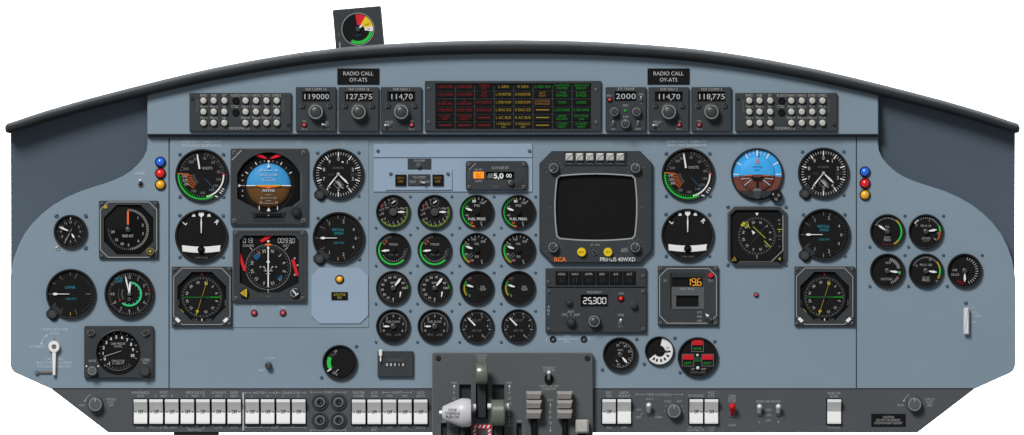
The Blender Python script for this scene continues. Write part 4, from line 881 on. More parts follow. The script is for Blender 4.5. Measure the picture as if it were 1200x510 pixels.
# ---- RMI
def rmi(x, y, cxo, label, d):
    t = T('radio_magnetic_indicator', label, 'compass indicator', x, y, d, 'two square pointer compasses'); W, H = 70.6, 69.6
    b = MB(); b.prism(rect(-W/2, -H/2, W/2, H/2, 1), 0, 4, 'box', .8, None, [octo(28.6)]); b.loopline(cham(-33, -33, 33, 33, 10), .8, 4.15, 'line')
    b.sheet(cham(-32.5, -32.3, 32.5, 32.3, 9.6), 4.04, 'pedestal') if 0 else None
    for sx_ in (-1, 1): b.prism([(sx_*28.8, 24.4), (sx_*24.4, 28.6), (sx_*27.4, 31.4), (sx_*31.6, 27.2)], 4, 6.2, 'white', .5)
    t.part('faceplate', b)
    f = MB(); f.sheet(octo(29.2), 1.5, 'well'); f.disc(0, 1, 25, 1.6, 'dial', 48); rose(f, 0, 1, 24, rot=15); f.ln(-22, 1, 22, 1, .7, DM+.1, 'agrn'); f.ln(10, 1, 22, 1, 1.5, DM+.15, 'agrn')
    for a_ in (45, 135, 225, 315): p = pol(29.4, a_); f.disc(p[0], p[1]+.6, .7, DM, 'soft', 8)
    f.sheet([(-1.4, -26.8), (1.4, -26.8), (0, -24.2)], DM, 'lred'); f.ln(0, 26.2, 0, 29.3, 1.2, DM, 'white'); f.text('VOR', -8, 27.3, 2.3, DM, 'grey'); f.text('ADF', 8, 27.3, 2.3, DM, 'grey')
    for sx_ in (-27.4, 27.4): f.ln(sx_, 4, sx_, 11, .8, DM, 'grey')
    f.ln(-25, 15, -21, 19, .7, DM, 'lyel'); f.ln(22, 21, 17, 24, .8, DM, 'dgreen')
    t.part('dial', f)
    b = MB(); a_ = 18; b.tick(0, 1, a_, -17, 21, .5, 3.0, 'lyel'); p = pol(16.6, a_); q = pol(-17.3, a_); b.disc(p[0], p[1]+1, 1.8, 3.1, 'lyel', 14); b.disc(q[0], q[1]+1, 1.8, 3.1, 'lyel', 14); b.disc(p[0], p[1]+1, .9, 3.15, 'lgrn', 10); b.tick(0, 1, a_, -22, -17, .8, 3.05, 'pyel'); t.part('yellow_pointer', b)
    h = MB(); h.lathe(0, 1, [(2.4, 2), (2.2, 3.4), (0, 3.6)], 'boxlo', 18); t.part('hub', h)
    corner_screws(t, W, H, 4, 2.1, 'scrg', 3.0)
rmi(236.7, 347.4, 0, 'square pointer compass below the turn indicator with L and R', FD)
rmi(966.2, 347.2, 0, 'square pointer compass below the far vertical speed indicator', 0)
# ---- radar altimeter
t = T('radar_altimeter', 'square radar altimeter with orange needle and octagonal window', 'radar altimeter', 150.9, 269.2); W, H = 69.4, 67.6
b = MB(); b.prism(rect(-W/2, -H/2, W/2, H/2, 1), 0, 4, 'box', .8, None, [octo(29, 15)]); b.loopline(cham(-33, -32.4, 33, 32.4, 9), .9, 4.15, 'line')
b.prism(rect(-29, -28.5, -24.6, -24.4, .5), 4, 5.4, 'lyel', .5); t.part('faceplate', b)
f = MB(); f.sheet(octo(29.6, 15), 1.5, 'well'); f.prism(rect(-27, -27, -1.6, -.6), 1.5, 1.75, 'dial'); f.arc(-.8, 0, 23.2, 24.4, 5, 162, DM, 'dim'); f.ticks(-.8, 0, 36, 3, 172, 21.6, 24.4, .6, DM+.05, 'soft'); f.ticks(-.8, 0, 17, 178, 270, 21.6, 24, .6, DM+.05, 'grey')
for a_, s_ in ((40, '1'), (73, '2'), (105, '3'), (138, '4'), (178, '5'), (202, '10'), (228, '15'), (262, '20')): p = pol(18, a_); f.text(s_, p[0]-.8, p[1], 3, DM, 'soft', bold=1)
f.text('RAD ALT', -.8, 7.3, 3, DM, 'soft', fit=13, bold=1); t.part('dial', f)
b = MB(); b.prism([(-1.9, -6), (0.3, -6), (.3, -20), (-.8, -24.5), (-1.9, -20)], 3, 3.4, 'orange'); b.ln(-.8, -6.5, -.8, 0, 1.3, 3.2, 'dim'); t.part('needle', b); h = MB(); h.lathe(-.8, 0, [(3, 2), (3, 3.6), (2, 4), (0, 4)], 'knobd', 18); t.part('hub', h)
k_ = MB(); k_.lathe(25.4, 25.4, [(4.8, 4), (4.6, 7), (3.8, 8), (0, 8)], 'boxlo', 28, flute=.05); k_.sheet([(23.4, 24), (27.4, 24), (25.4, 27.6)], 8.15, 'pyel'); k_.arc(25.4, 25.4, 3.6, 4.2, 0, 360, 8.15, 'lyel', 24); t.part('knob', k_)
corner_screws(t, W, H, 4, 1.9, 'scrg', 3.4, (0, 1, 2))
# ---- big attitude indicator
t = T('attitude_indicator', 'large square attitude indicator with blue and brown ball and red flags', 'attitude indicator', 315.5, 218.8, FD); W, H = 91, 89.8
win = [(-37.4, -15), (-34, -21)]+[(-.6+pol(39, a_)[0], -1.2+pol(39, a_)[1]) for a_ in range(-52, 53, 8)]+[(33.4, -21), (36.4, -15), (36.4, 16), (27, 23)]+[(26.5*math.cos(q), 0+31.5*math.sin(q)) for q in (.9, 1.15, 1.4, PI-1.4, PI-1.15, PI-.9)]+[(-27, 20), (-37.4, 14)]
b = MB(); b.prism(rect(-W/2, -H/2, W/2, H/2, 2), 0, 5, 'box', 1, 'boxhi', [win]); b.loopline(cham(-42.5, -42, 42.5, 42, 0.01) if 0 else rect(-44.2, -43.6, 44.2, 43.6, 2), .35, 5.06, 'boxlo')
b.ln(-43.6, -31, -32.5, -42.6, 1.1, 5.1, 'line'); b.ln(37.6, -17, 37.6, 16, .6, 5.1, 'grey'); b.ln(37.6, 16, 29, 23, .6, 5.1, 'grey'); t.part('faceplate', b)
f = MB(); f.sheet(inset(win, -.6) if 0 else [(x_*1.02, y_*1.02) for x_, y_ in win], 1.2, 'well'); f.disc(-.6, -1.2, 30.5, 1.4, 'dial', 48)
for a_ in (-60, -45, -30, -20, -10, 10, 20, 30, 45, 60): big_ = a_ in (-60, -30, 30, 60); f.tick(-.6, -1.4, a_, 27.8, 31.4 if big_ else 29.8, .9 if big_ else .6, 1.6, 'white' if big_ else 'soft')
for y_ in (-12, -6, 6, 12): f.disc(-31.2, -1.2+y_, .9, 1.6, 'soft', 10)
f.ln(-37.2, -3.4, -33.4, -1.2, .01, 1.6, 'white'); f.sheet([(-36.6, -3.2), (-32.6, -1.2), (-36.6, .8)], 1.6, 'white'); f.ln(-33, -1.2, -28, -1.2, .7, 1.6, 'soft')
t.part('window_dial', f)
b = MB(); R_ = 26; prf = [(R_*math.sin(q), 1.5+5.5*(math.cos(q)-0)) for q in [PI/2*i/8 for i in range(9)]][::-1]
b.lathe(-.6, -1.2, prf, 'sky', 32, -90, 90); b.lathe(-.6, -1.2, prf, 'earth', 32, 90, 270)
DB = 7.2
b.ln(-26.6, -1.2, 25.4, -1.2, .9, DB, 'pyel'); b.ln(-26.8, -1.2, -16, -1.2, 1.0, DB+.05, 'white'); b.ln(15, -1.2, 25.8, -1.2, 1.0, DB+.05, 'white')
for y_, w_, s_ in ((-19, 10, '30'), (-13.4, 11, '20'), (-10.4, 6, ''), (-7.4, 8, '10')): b.ln(-w_/2-.6, y_, w_/2-.6, y_, .45, DB, 'cap')
for y_, dx, s_ in ((-19.2, 9, '30'), (-13.8, 8, '20'), (-8, 6.4, '10')): b.text(s_, -.6-dx, y_, 2.6, DB, 'cap'); b.text(s_, -.6+dx, y_, 2.6, DB, 'cap')
for y_, w_, s_ in ((9.6, 7, ''), (13.4, 10, ''), (16.6, 6, ''), (19.4, 12, '')): b.ln(-w_/2-.6, y_, w_/2-.6, y_, .45, DB, 'soft')
for y_, dx, s_ in ((13.4, 7.6, '10'), (18.6, 9, '20')): b.text(s_, -.6-dx, y_, 2.6, DB, 'soft'); b.text(s_, -.6+dx, y_, 2.6, DB, 'soft')
t.part('ball', b)
b = MB(); b.prism([(-15, -.8), (-7, -1.5), (5.8, -1.5), (13.8, -.8), (8, .7), (3, 1.0), (-.6, 2.6), (-4.2, 1.0), (-9.2, .7)][::-1], 7.6, 8.0, 'orange'); b.ln(-14, -1.5, 12.8, -1.5, .7, 8.15, 'yellow')
for i in range(7): b.ln(-6.2+i*1.9, 3.0, -7.6+i*2.35, 6.2, .8, 8.3, 'cap')
t.part('aircraft_symbol', b)
b = MB()
for s_ in (-1, 1): b.prism([(-.6+s_*1, -32), (-.6+s_*6, -32.8), (-.6+s_*12, -34.6), (-.6+s_*18, -37.2), (-.6+s_*13, -38.6), (-.6+s_*8, -37.4), (-.6+s_*4, -35)], 2, 2.9, 'red', .2)
t.part('red_flags', b)
b = MB(); b.sheet([(-2.4, -22.6), (1.2, -22.6), (-.6, -26.8)], DB, 'white'); b.disc(-.6, -29.4, 1.4, 3, 'white', 10); b.sheet([(-1.7, -29), (.5, -29), (-.6, -26.6)], 3, 'white'); b.sheet([(-2.8, 28.8), (1.6, 28.8), (-.6, 24.4)], 3, 'white'); b.ln(-11.6, 22.6, -11.6, 27.4, .9, 3, 'white'); b.ln(9.8, 22.6, 9.8, 27.4, .9, 3, 'white'); t.part('roll_pointer', b)
b = MB(); pts = [(-21, 30), (20, 30), (17.5, 36.4), (-18.5, 36.4)]; b.prism(pts, 5, 6.6, 'boxlo', 1); b.prism([(-17, 31.5), (16, 31.5), (14.5, 35), (-15.5, 35)], 6.6, 7.6, 'black', .5); b.disc(-.6, 33.6, .8, 7.8, 'soft', 8); t.part('inclinometer', b)
b = MB(); b.prism([(-18.5, 36.6), (17.5, 36.6), (17.5, 41.5), (-18.5, 41.5)], 5, 5.3, 'boxlo', .2); t.part('nameplate', b)
knob(t, 31.6, 29.4, 5, 5.6, 5, 'boxlo', None, fl=.12)
corner_screws(t, W, H, 5, 2.9, 'scrg', 5)
# ---- HSI
t = T('horizontal_situation_indicator', 'square course indicator with compass rose red flags and digits 013', 'course indicator', 315.8, 311.4, FD); W, H = 86.6, 84.6
win = [(-34.8, -29.6), (-30, -35.4), (29.6, -35.4), (34.6, -29.6), (34.6, 20), (12, 31.5), (-13, 31.5), (-34.8, 20)]
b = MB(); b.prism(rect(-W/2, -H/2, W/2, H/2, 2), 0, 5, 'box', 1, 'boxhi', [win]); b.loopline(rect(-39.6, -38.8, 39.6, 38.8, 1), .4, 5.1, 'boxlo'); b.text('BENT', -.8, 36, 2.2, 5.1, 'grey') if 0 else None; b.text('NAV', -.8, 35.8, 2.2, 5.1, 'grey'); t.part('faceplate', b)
f = MB(); f.sheet([(x_*1.02, y_*1.02) for x_, y_ in win], 1.2, 'glass'); f.lathe(-1.4, 1.8, [(26.8, 1.3), (26.8, 1.7), (25.9, 1.7)], 'grey', 48); f.disc(-1.4, 1.8, 25.9, 1.5, 'dial', 48)
f.ticks(-1.4, 1.8, 73, 0, 360, 23.8, 25.6, .5, DM, 'soft'); rose(f, -1.4, 1.8, 25.6, 'soft', True, 15, 3.4)
for a_ in (285, 320): pass
f.arc(-1.4, 1.8, 15.5, 21, 302, 325, DM+.1, 'bluem'); f.arc(-1.4, 1.8, 17, 20.5, 122, 138, DM+.1, 'bluem'); f.tick(-1.4, 1.8, 328, 18, 22, 1.6, DM+.15, 'dorange')
segs(f, '013', -29.4, -29.4, 5.2, 2.8, 4, DM, 'soft', .8); segs(f, '0093,0', 11.6, -29.4, 5.2, 2.8, 4.1, DM, 'soft', .8); f.text('COURSE', -24.8, -23.4, 2.6, DM, 'soft', fit=13); f.text('DIST', 19.6, -23.4, 2.6, DM, 'soft', fit=7)
f.ln(-23, -21.4, -20, -18.4, .9, DM, 'soft'); f.ln(21.5, -21.4, 18, -18.4, .9, DM, 'soft')
for x_ in (-10.5, -6.4, 3.6, 7.8): f.disc(x_, 1.4, 1.0, DM, 'soft', 10)
f.sheet([(-3.4, -29.4), (.6, -29.4), (-1.4, -26.6)], DM, 'white'); f.ln(-1.4, 28, -1.4, 32, 1.0, DM, 'soft'); f.prism([(-4.6, -25.8), (1.8, -25.8), (2.2, -23.6), (-5, -23.6)], 1.8, 2.6, 'orange')
for y_ in (-8.6, -.6, 10.8): f.disc(29.6 if y_ != -.6 else 33, y_, 1.2, DM+.3, 'soft', 8)
t.part('dial', f)
b = MB(); b.ln(-1.4, -22, -1.4, 25, 1.4, 3.0, 'white'); b.sheet([(-3.6, -3.6), (.8, -3.6), (-1.4, -8)], 3.2, 'white'); b.ln(-6.5, 6, 3.7, 6, 1.0, 3.2, 'soft'); b.ln(-6, 1.6, -3, 7, .8, 3.2, 'soft'); b.ln(3.2, 1.6, .2, 7, .8, 3.2, 'soft'); b.ln(-4, 9.5, 1.2, 9.5, .9, 3.2, 'soft'); b.sheet([(-3, -20), (.2, -20), (-1.4, -23.6)], 3.2, 'white'); t.part('course_needle', b)
for pts in ([(-11.4, -29.2), (-3, -35.4), (4, -37.4), (5.4, -36), (-2, -30.4), (-9, -26.8)], [(-35.2, -15), (-33.6, -14.6), (-27.6, 3.5), (-26.8, 7), (-30.4, 6.4), (-35, -6)], [(26, -7.4), (29.4, -7.2), (34.4, 10), (33.4, 13), (30.6, 11), (26, -5)]):
    b = MB(); b.prism(pts, 2, 2.8, 'red', .3); t.part('red_flag', b)
b = MB(); b.lathe(-29.4, 31.6, [(5.6, 5), (5.4, 7.6), (4.6, 8.4), (0, 8.4)], 'boxlo', 28, flute=.05); b.loopline([(-33, 32), (-27, 28), (-27, 36)], 1.1, 8.55, 'yellow'); b.sheet([(-31.4, 32), (-27.6, 29.8), (-27.6, 34.4)], 8.5, 'lyel'); t.part('heading_knob', b)
b = MB(); b.lathe(30, 31.6, [(5.6, 5), (5.4, 7.6), (4.6, 8.4), (0, 8.4)], 'boxlo', 28, flute=.05); b.arc(30, 31.6, 4.6, 5.2, 180, 400, 8.55, 'soft'); b.ln(27.4, 28.6, 32, 34, 1.5, 8.6, 'white'); b.ln(30.6, 35, 34, 32.4, 1.3, 8.6, 'white'); t.part('course_knob', b)
corner_screws(t, W, H, 5, 2.5, 'scrg', 4.2)
# ---- small round attitude
t = T('attitude_indicator', 'round attitude indicator with bright blue top and red brown bottom', 'attitude indicator', 887.2, 204.4, 0); f = bezel(t, 30.8, 2.2)
f.arc(0, 0, 20, 28.6, -96, 96, DM, 'sky2', 40); f.arc(0, 0, 20, 28.6, 96, 264, DM, 'earth2', 40)
for a_, w_ in ((-90, 1), (-60, 1.2), (-30, 1.2), (-20, .7), (-10, .7), (0, 1.4), (10, .7), (20, .7), (30, 1.2), (60, 1.2), (90, 1)): f.tick(0, 0, a_, 23 if w_ < 1.1 and abs(a_) < 80 else 21.5, 28.4, w_, DM+.1, 'white' if w_ >= 1 else 'cap')
f.sheet([(-28, 3), (28, 3)], DM, 'white') if 0 else None
t.part('dial', f)
b = MB(); R_ = 21.4; prf = [(R_*math.sin(PI/2*i/7), 1.7+3.4*math.cos(PI/2*i/7)) for i in range(8)][::-1]
b.lathe(0, 0, prf, 'sky2', 28, -94, 94); b.lathe(0, 0, prf, 'earth2', 28, 94, 266); b.text('ATTITUDE', 0, -8.6, 2.1, 5.2, 'bluem', fit=11); b.text('RIGHT', 0, -4.8, 2.1, 5.2, 'bluem', fit=6)
for s_ in (-1, 1):
    b.ln(s_*5, 3.4, s_*14, 1.8, .8, 5.3, 'dorange'); b.ln(s_*7, 6.4, s_*15, 13, .7, 5.3, 'cap'); b.ln(s_*9, 4.4, s_*19, 5.6, .6, 5.3, 'cap')
t.part('ball', b)
b = MB(); b.sheet([(-1.8, -14), (1.8, -14), (0, -19)], 5.6, 'lyel') if 0 else b.loopline([(-1.8, -14.2), (0, -19), (1.8, -14.2), (0, -12.6)], .7, 5.6, 'orange'); b.ln(0, -28, 0, -22, 1.6, 5.6, 'white'); t.part('roll_pointer', b)
b = MB(); b.prism([(-15.4, 1.2), (-6, 1.2), (-4, 3.4), (4, 3.4), (6, 1.2), (15.4, 1.2), (15.4, 2.6), (7, 2.8), (4.6, 7.5), (1, 7), (1, 16), (-1, 16), (-1, 7), (-4.6, 7.5), (-7, 2.8), (-15.4, 2.6)], 5.6, 6.1, 'black'); b.ln(-15, 1.7, -6, 1.7, .8, 6.2, 'orange'); b.ln(6, 1.7, 15, 1.7, .8, 6.2, 'orange'); t.part('aircraft_symbol', b)
b = MB(); arcp = [pol(29, a_) for a_ in range(132, 229, 8)]; b.prism(arcp, 1.8, 5.8, 'boxlo', .6); b.prism([(-5.5, 20), (-3.6, 16.6), (3.6, 16.6), (5.5, 20)], 1.8, 6, 'boxhi', .4); b.lathe(0, 24.2, [(5, 5.6), (4.7, 7), (0, 7.2)], 'knobd', 24); t.part('lower_mask', b)
b = MB(); b.lathe(22.2, 25, [(7.6, 0), (7.5, 5.5), (6.8, 6.8), (0, 7)], 'black', 36, flute=.04)
for (x_, y_, s_) in ((19, 23.4, 'P'), (25.2, 24.4, 'U'), (22.5, 28.8, 'LL')): b.text(s_, x_, y_, 2.9, 7.2, 'soft', rot=(x_-22)*12, bold=1)
t.part('knob', b)
# ---- small HSI right
t = T('course_deviation_indicator', 'dark clipped corner course indicator with yellow needle pieces', 'course indicator', 887, 276.6, 0); W, H = 69.6, 70.4
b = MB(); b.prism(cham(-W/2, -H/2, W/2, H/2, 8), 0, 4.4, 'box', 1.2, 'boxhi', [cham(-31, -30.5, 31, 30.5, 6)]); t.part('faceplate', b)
f = MB(); f.sheet(cham(-31.4, -31, 31.4, 31, 6), 1.5, 'dial'); f.ln(30.4, -26, 30.4, 17, .9, DM+.3, 'line'); f.ln(30.4, 17, 17, 30, .9, DM+.3, 'line'); f.ln(17, 30, -22, 30, .6, DM+.3, 'grey')
f.arc(0, 0, 21.6, 22.1, 0, 360, DM, 'dim', 48); rose(f, 0, 0, 22.4, 'soft', True, 15, 2.8); f.ln(0, 22.5, 0, 26.2, .8, DM, 'soft'); f.sheet([(-2, -27), (2, -27), (0, -23.6)], DM, 'white')
f.text('ILS', 26, -18.6, 2, DM, 'soft'); f.text('HDG', 26, 0, 2, DM, 'grey'); f.ln(24, -7.6, 29, -7.6, 1.0, DM, 'pyel')
for y_ in (-14, -5, 4, 12.5): f.disc(26.3, y_, .8, DM, 'lyel' if y_ < 0 else 'grey', 8)
f.text('VOR', 8, -9, 2, DM, 'dim', rot=-50); f.ln(-8, 10, 10, -11, .5, DM, 'dim'); f.arc(0, 0, 19.6, 23, 303, 318, DM+.1, 'pyel'); t.part('dial', f)
b = MB(); b.ln(-4.6, -11, 10, 2.8, .8, 3, 'pyel'); b.ln(8.4, 5.6, 16, 13.4, 1.0, 3, 'pyel'); b.loopline([(-15, -13.6), (-11, -16.6), (-9.6, -11.6), (-13.4, -9)], .6, 3.1, 'pyel'); b.ln(-15, -16, -8, -9, .7, 3, 'pyel'); b.sheet([(-6.4, -7), (-2, -4), (-4.6, -1.4)], 3.1, 'white'); t.part('course_needle', b)
for sx_ in (-1, 1):
    b = MB(); x_ = -26.6 if sx_ < 0 else 26.6; b.lathe(x_, 27, [(3.9, 2), (3.9, 6), (3.4, 7), (0, 7)], 'black', 24, flute=.06); b.loopline([(x_-2.2, 28.6), (x_+.2, 24.8), (x_+2, 28.6)], .7, 7.1, 'lyel') if sx_ < 0 else b.sheet([(x_-2, 26.8), (x_+.8, 24.8), (x_+.8, 28.6)], 7.1, 'pyel'); t.part('knob', b)
gscrews(t, [(-34, -34), (34, -34), (-34, 34), (34, 34)], 2.2)
# ---- pressurization controller
t = T('pressurization_controller', 'dark rectangular cabin pressure controller with round numbered dial', 'pressure controller', 139.6, 412.8); W, H = 81.6, 61.6
b = MB(); b.prism(rect(-W/2, -H/2, W/2, H/2, 2.5), 0, 5, 'box', 1, None, [circ(-1.1, -.3, 24.2, 40)]); b.text('RATE', -31, 10.2, 2.7, 5.1, 'soft', fit=8.5); b.text('CABIN', 31.4, 8.8, 2.7, 5.1, 'soft', fit=9.5); b.text('ALT', 31.4, 12.2, 2.7, 5.1, 'soft'); b.arc(-31.1, 21.7, 8, 8.7, 310, 410, 5.1, 'soft') if 0 else None
for a_ in (-52, 52): p = pol(8.8, a_); b.disc(-31.1+p[0], 21.7+p[1], 1, 5.1, 'white', 8)
t.part('faceplate', b)
b = MB(); b.lathe(-1.1, -.3, [(26, 4.9), (25.8, 6), (25, 6.2), (24, 5), (23.8, 1.5)], 'bezel', 48); t.part('dial_ring', b)
f = MB(); f.disc(-1.1, -.3, 24.4, 1.6, 'dial', 44)
for i, s_ in enumerate(['-1', '0', '1', '2', '3', '4', '5', '6', '7', '8', '9', '10']): 
    a_ = 232+i*(476-232)/11-12+ (0); p = pol(17.6, a_); f.text(s_, p[0]-1.1, p[1]-.3, 3.3, DM, 'white', bold=1)
f.ticks(-1.1, -.3, 13, 225, 470, 21.2, 23.2, .8, DM, 'soft'); f.text('CABIN PRESSURE', -1.1, -10, 2.5, DM, 'soft', fit=17); f.text('CONTROL', -1.1, -6.8, 2.4, DM, 'soft', fit=10); f.text('CABIN ALTITUDE', -1.1, 10.2, 2.4, DM, 'soft', fit=15); f.text('X 1000 FT', -1.1, 13.2, 2.4, DM, 'soft', fit=14)
f.arc(-1.1, -.3, 21.4, 22, 135, 225, DM, 'grey')
for i in range(9): p = pol(19.6, 140+10*i); f.text('|', p[0]-1.1, p[1]-.3, 1.8, DM, 'soft', rot=140+10*i)
t.part('dial', f); b = MB(); b.tick(-1.1, -.3, 252, -4, 17.5, .5, 3, 'soft', .9); t.part('needle', b)
for (x_, y_) in ((-32.5, -23), (31.4, -23)):
    b = MB(); b.lathe(x_, y_, [(4.8, 5), (4.6, 7), (0, 7.3)], 'knobd', 24, flute=.1); b.ln(x_-3, y_+1, x_+3, y_-1, .8, 7.5, 'black'); b.arc(x_, y_, 3.6, 4.4, 190, 300, 7.5, 'grey'); b.arc(x_, y_, 3.6, 4.4, 20, 110, 7.5, 'grey'); t.part('fastener', b)
knob(t, -31.1, 21.7, 5, 5.8, 6, 'knob', None, conc=False); knob(t, 30.6, 21.9, 5, 5.8, 5, 'knobd', None, conc=False)
# ---- static selector lever
t = T('selector_lever', 'white crank shaped selector lever with long arm hanging down', 'selector lever', 63.6, 406.4)
b = MB(); b.prism([(-2.4, 4), (-1.5, 31), (-1.9, 33.5), (1.7, 33.5), (1.7, 31), (2.6, 4)], 3, 5, 'white', .6); b.ln(0, -11, 0, -6, 1.0, .5, 'bronze'); t.part('arm', b)
b = MB(); b.lathe(0, 0, [(7, 0), (7, 4), (6.2, 5.4), (2.9, 5.4), (2.7, 3.8)], 'white', 32); b.lathe(0, 0, [(2.9, 3.6), (2.6, 4.6), (0, 4.8)], 'bronze', 18); t.part('pivot_boss', b)
b = MB(); b.prism(rect(-21, 28.8, -.8, 31.6, 1.2), 0, 2, 'bronze', .6); b.lathe(-20.6, 30.2, [(2.6, 0), (2.5, 2.4), (0, 2.8)], 'scrb', 16); t.part('stop_bar', b)
# ---- counter box
t = T('flight_hour_counter', 'small dark flat box with white latch and row of counter digits', 'counter', 463.4, 426.6)
b = MB(); b.prism(rect(-20.9, -15, 20.9, 15, .8), 0, 4, 'box', .5); b.text('FUEL COUNTER LB', -.6, -5, 2.3, 4.2, 'grey', fit=18.5); t.part('faceplate', b)
for i in range(5):
    b = MB(); b.prism(rect(-1.6, -2.3, 1.6, 2.3, .3), 4, 4.4, 'black', .1); b.text('00510'[i], 0, 0, 3.1, 4.5, 'white', bold=1); t.part('digit_wheel', b, -9.8+i*4.7, .8)
b = MB(); b.prism(rect(-2, -4, 2, 4, 1), 4, 7, 'white', .8); b.rod((0, 3, 5), (0, 10, 7), .8, .9, 'chrome'); t.part('latch', b, -17.3, -13)
# ---- top centre small panel
t = T('flasher_panel', 'small pale panel with two unlit amber squares and toggle', 'switch panel', 491, 211, 1.2)
b = MB(); b.prism(rect(-39, -12, 39, 12, .5), 0, 1.2, 'plate', .4); t.part('plate', b); gscrews(t, [(-33, -7), (34, -7)], 2.2, d=1.2)
b = MB(); b.prism(rect(-13, -6.6, 13, 6.6), 1.2, 2.6, 'box', .3); b.text('Y/D SYSTEM', 0, -3, 2.6, 2.75, 'soft', fit=15); b.text('TEST', -7.5, 2.2, 2.6, 2.75, 'soft'); b.text('ON', 9.4, 2, 2.5, 2.75, 'soft'); t.part('legend_plate', b)
toggle(t, 2.4, 2.6, 2.6, 100, 4, 1.2)
for x_, s_ in ((-21.4, 'SERVO'), (22.2, 'RUDDER')):
    b = MB(); b.prism(rect(-6.4, -6.5, 6.4, 6.5), 1.2, 3.4, 'black', .4); b.prism(rect(-5.2, -5.4, 5.2, 5.4), 3.4, 3.8, 'glass', .2); b.text(s_, 0, -2.6, 2.5, 3.95, 'aamb', fit=8.4); b.text('OFF', 0, 1.6, 2.5, 3.95, 'ayel', fit=6); t.part('amber_annunciator', b, x_, .2)
t = T('push_switch', 'small dark plate with single round knob above the pale panel', 'switch', 491.4, 192.4, 1.2)
b = MB(); b.prism(rect(-13.6, -6.4, 13.6, 6.2), 0, 1.4, 'box', .3); b.text('YAW DAMP', 0, -4, 2.6, 1.55, 'soft', fit=13); t.part('plate', b); b = MB(); b.lathe(-.8, 1.8, [(3.4, 1.4), (3.4, 2.2), (2.6, 2.6), (2.4, 4.6), (1.8, 5.2), (0, 5.2)], 'knob', 22); t.part('button', b)
# ---- altitude alerter
t = T('altitude_alerter', 'dark altitude preset box with orange lit square and white digits', 'altitude alerter', 581.8, 206, 1.2); W, H = 72, 34.4
b = MB(); b.prism(rect(-W/2, -H/2, W/2, H/2, 3), 0, 4.5, 'box', .8, None, [rect(-12, -4.6, 21, 4.4)]); b.text('ALTITUDE SET', 4.5, -9.2, 2.9, 4.65, 'soft', fit=20); b.ln(-32, 5, -32, -7, .6, 4.65, 'grey'); b.ln(-32, -7, -24, -15, .7, 4.65, 'line'); b.text('DH SET', -20.8, -7.2, 2.2, 4.65, 'soft', fit=9); b.text('ALERT', -20.8, 6.2, 2.2, 4.65, 'soft', fit=9); b.text('FEET', 0, 12.8, 2.3, 4.65, 'grey', fit=7)
b.sheet([(20, 14), (32, 2), (32, -6), (33, -6), (33, 15)], 4.6, 'boxlo'); t.part('faceplate', b)
f = MB(); f.sheet(rect(-12.4, -5, 21.4, 4.8), 1.6, 'well'); f.text('5,0', 2.5, 0, 6.2, 2.4, 'white', bold=2, fit=11.5); f.text('00', 14.6, 0, 4.4, 2.4, 'white', bold=1, fit=6.4)
for i in range(6): f.ln(-10+i*1.2-1.5, 3, -10+i*1.2+1.5, -3, .45, 2.3, 'soft')
t.part('altitude_display', f)
b = MB(); b.prism(rect(-6.3, -4, 6.3, 4, .4), 4.5, 5.4, 'lorange', .3); b.text('ALT', 0, -1, 2.2, 5.55, 'ink', fit=6); b.text('SEL', 0, 1.8, 2.2, 5.55, 'ink', fit=6); t.part('lit_button', b, -20.8, -.6)
b = MB(); b.lathe(16.8, 8.2, [(3.9, 4.5), (3.8, 7.5), (3.2, 8.3), (0, 8.3)], 'knobd', 26, flute=.06); b.arc(15.8, 7.4, 1.2, 1.9, 200, 420, 8.45, 'soft'); t.part('knob', b)
corner_screws(t, W, H, 4.5, 2.5, 'scrg', 4)
# ---- weather radar
t = T('weather_radar_display', 'large dark weather radar display with blank black screen', 'radar display', 698.2, 242.8); W, H = 132.4, 131.4
scr = rect(-47, -38, 47, 38, 5); scr = [(x_, y_) for x_, y_ in scr]
def bulge(w_, h_, k_, r_, n=9):
    out = []
    for (x0_, y0_, x1_, y1_, nx, ny) in ((-w_+r_, -h_, w_-r_, -h_, 0, -1), (w_, -h_+r_, w_, h_-r_, 1, 0), (w_-r_, h_, -w_+r_, h_, 0, 1), (-w_, h_-r_, -w_, -h_+r_, -1, 0)):
        for i in range(n): u = i/(n-1); q = k_*4*u*(1-u); out.append((x0_+(x1_-x0_)*u+nx*q, y0_+(y1_-y0_)*u+ny*q))
    return out
body = cham(-W/2, -H/2, W/2, H/2, 14.5)
b = MB(); b.prism(body, 0, 6, 'box', 1.2, None, [bulge(44.5, 35.6, 2.4, 3)]); b.loopline(bulge(45.6, 36.7, 2.4, 3), 1.5, 6.2, 'line')
b.prism(rect(-36.5, -64.2, 36, -48.6), 6, 7, 'boxlo', .4); b.text('PRIMUS 40WXD', 25.5, 61.2, 4.5, 6.2, 'white', fit=41); b.text('RCA', -41.6, 61.2, 4.6, 6.2, 'orange', fit=14, bold=2)
b.text('45', 53.5, .6, 2, 6.2, 'grey'); b.text('45', -53.5, .6, 2, 6.2, 'grey'); b.ln(0, -41.8, 0, -38.6, .6, 6.35, 'grey'); b.text('INT   HOLD', -.6, 44.2, 2.3, 6.2, 'soft', fit=11); b.text('GAIN', 33.5, 49, 2.2, 6.2, 'soft', fit=7); b.text('PRESET', 33.5, 51.6, 2.2, 6.2, 'soft', fit=8.5)
for (kx, ky) in ((-49.5, -45.6), (46.4, -45.6), (-50, 47.2), (46.2, 47.2)):
    for i in range(8):
        a_ = -120+i*34; b.tick(kx, ky, a_, 8.6, 9.8 if i % 2 else 10.4, .8, 6.25, 'grey')
for i, s_ in enumerate(('MAP', 'WX', 'WX/C', 'RNG', 'AZ', 'HOLD')): b.text(s_, -31+i*11.95, -51, 2, 7.15, 'grey', fit=min(7, tmesh(s_)[2]*2.1))
t.part('case', b)
b = MB(); b.sheet(bulge(45.2, 36.2, 2.4, 3), 2.5, 'glass'); t.part('screen', b)
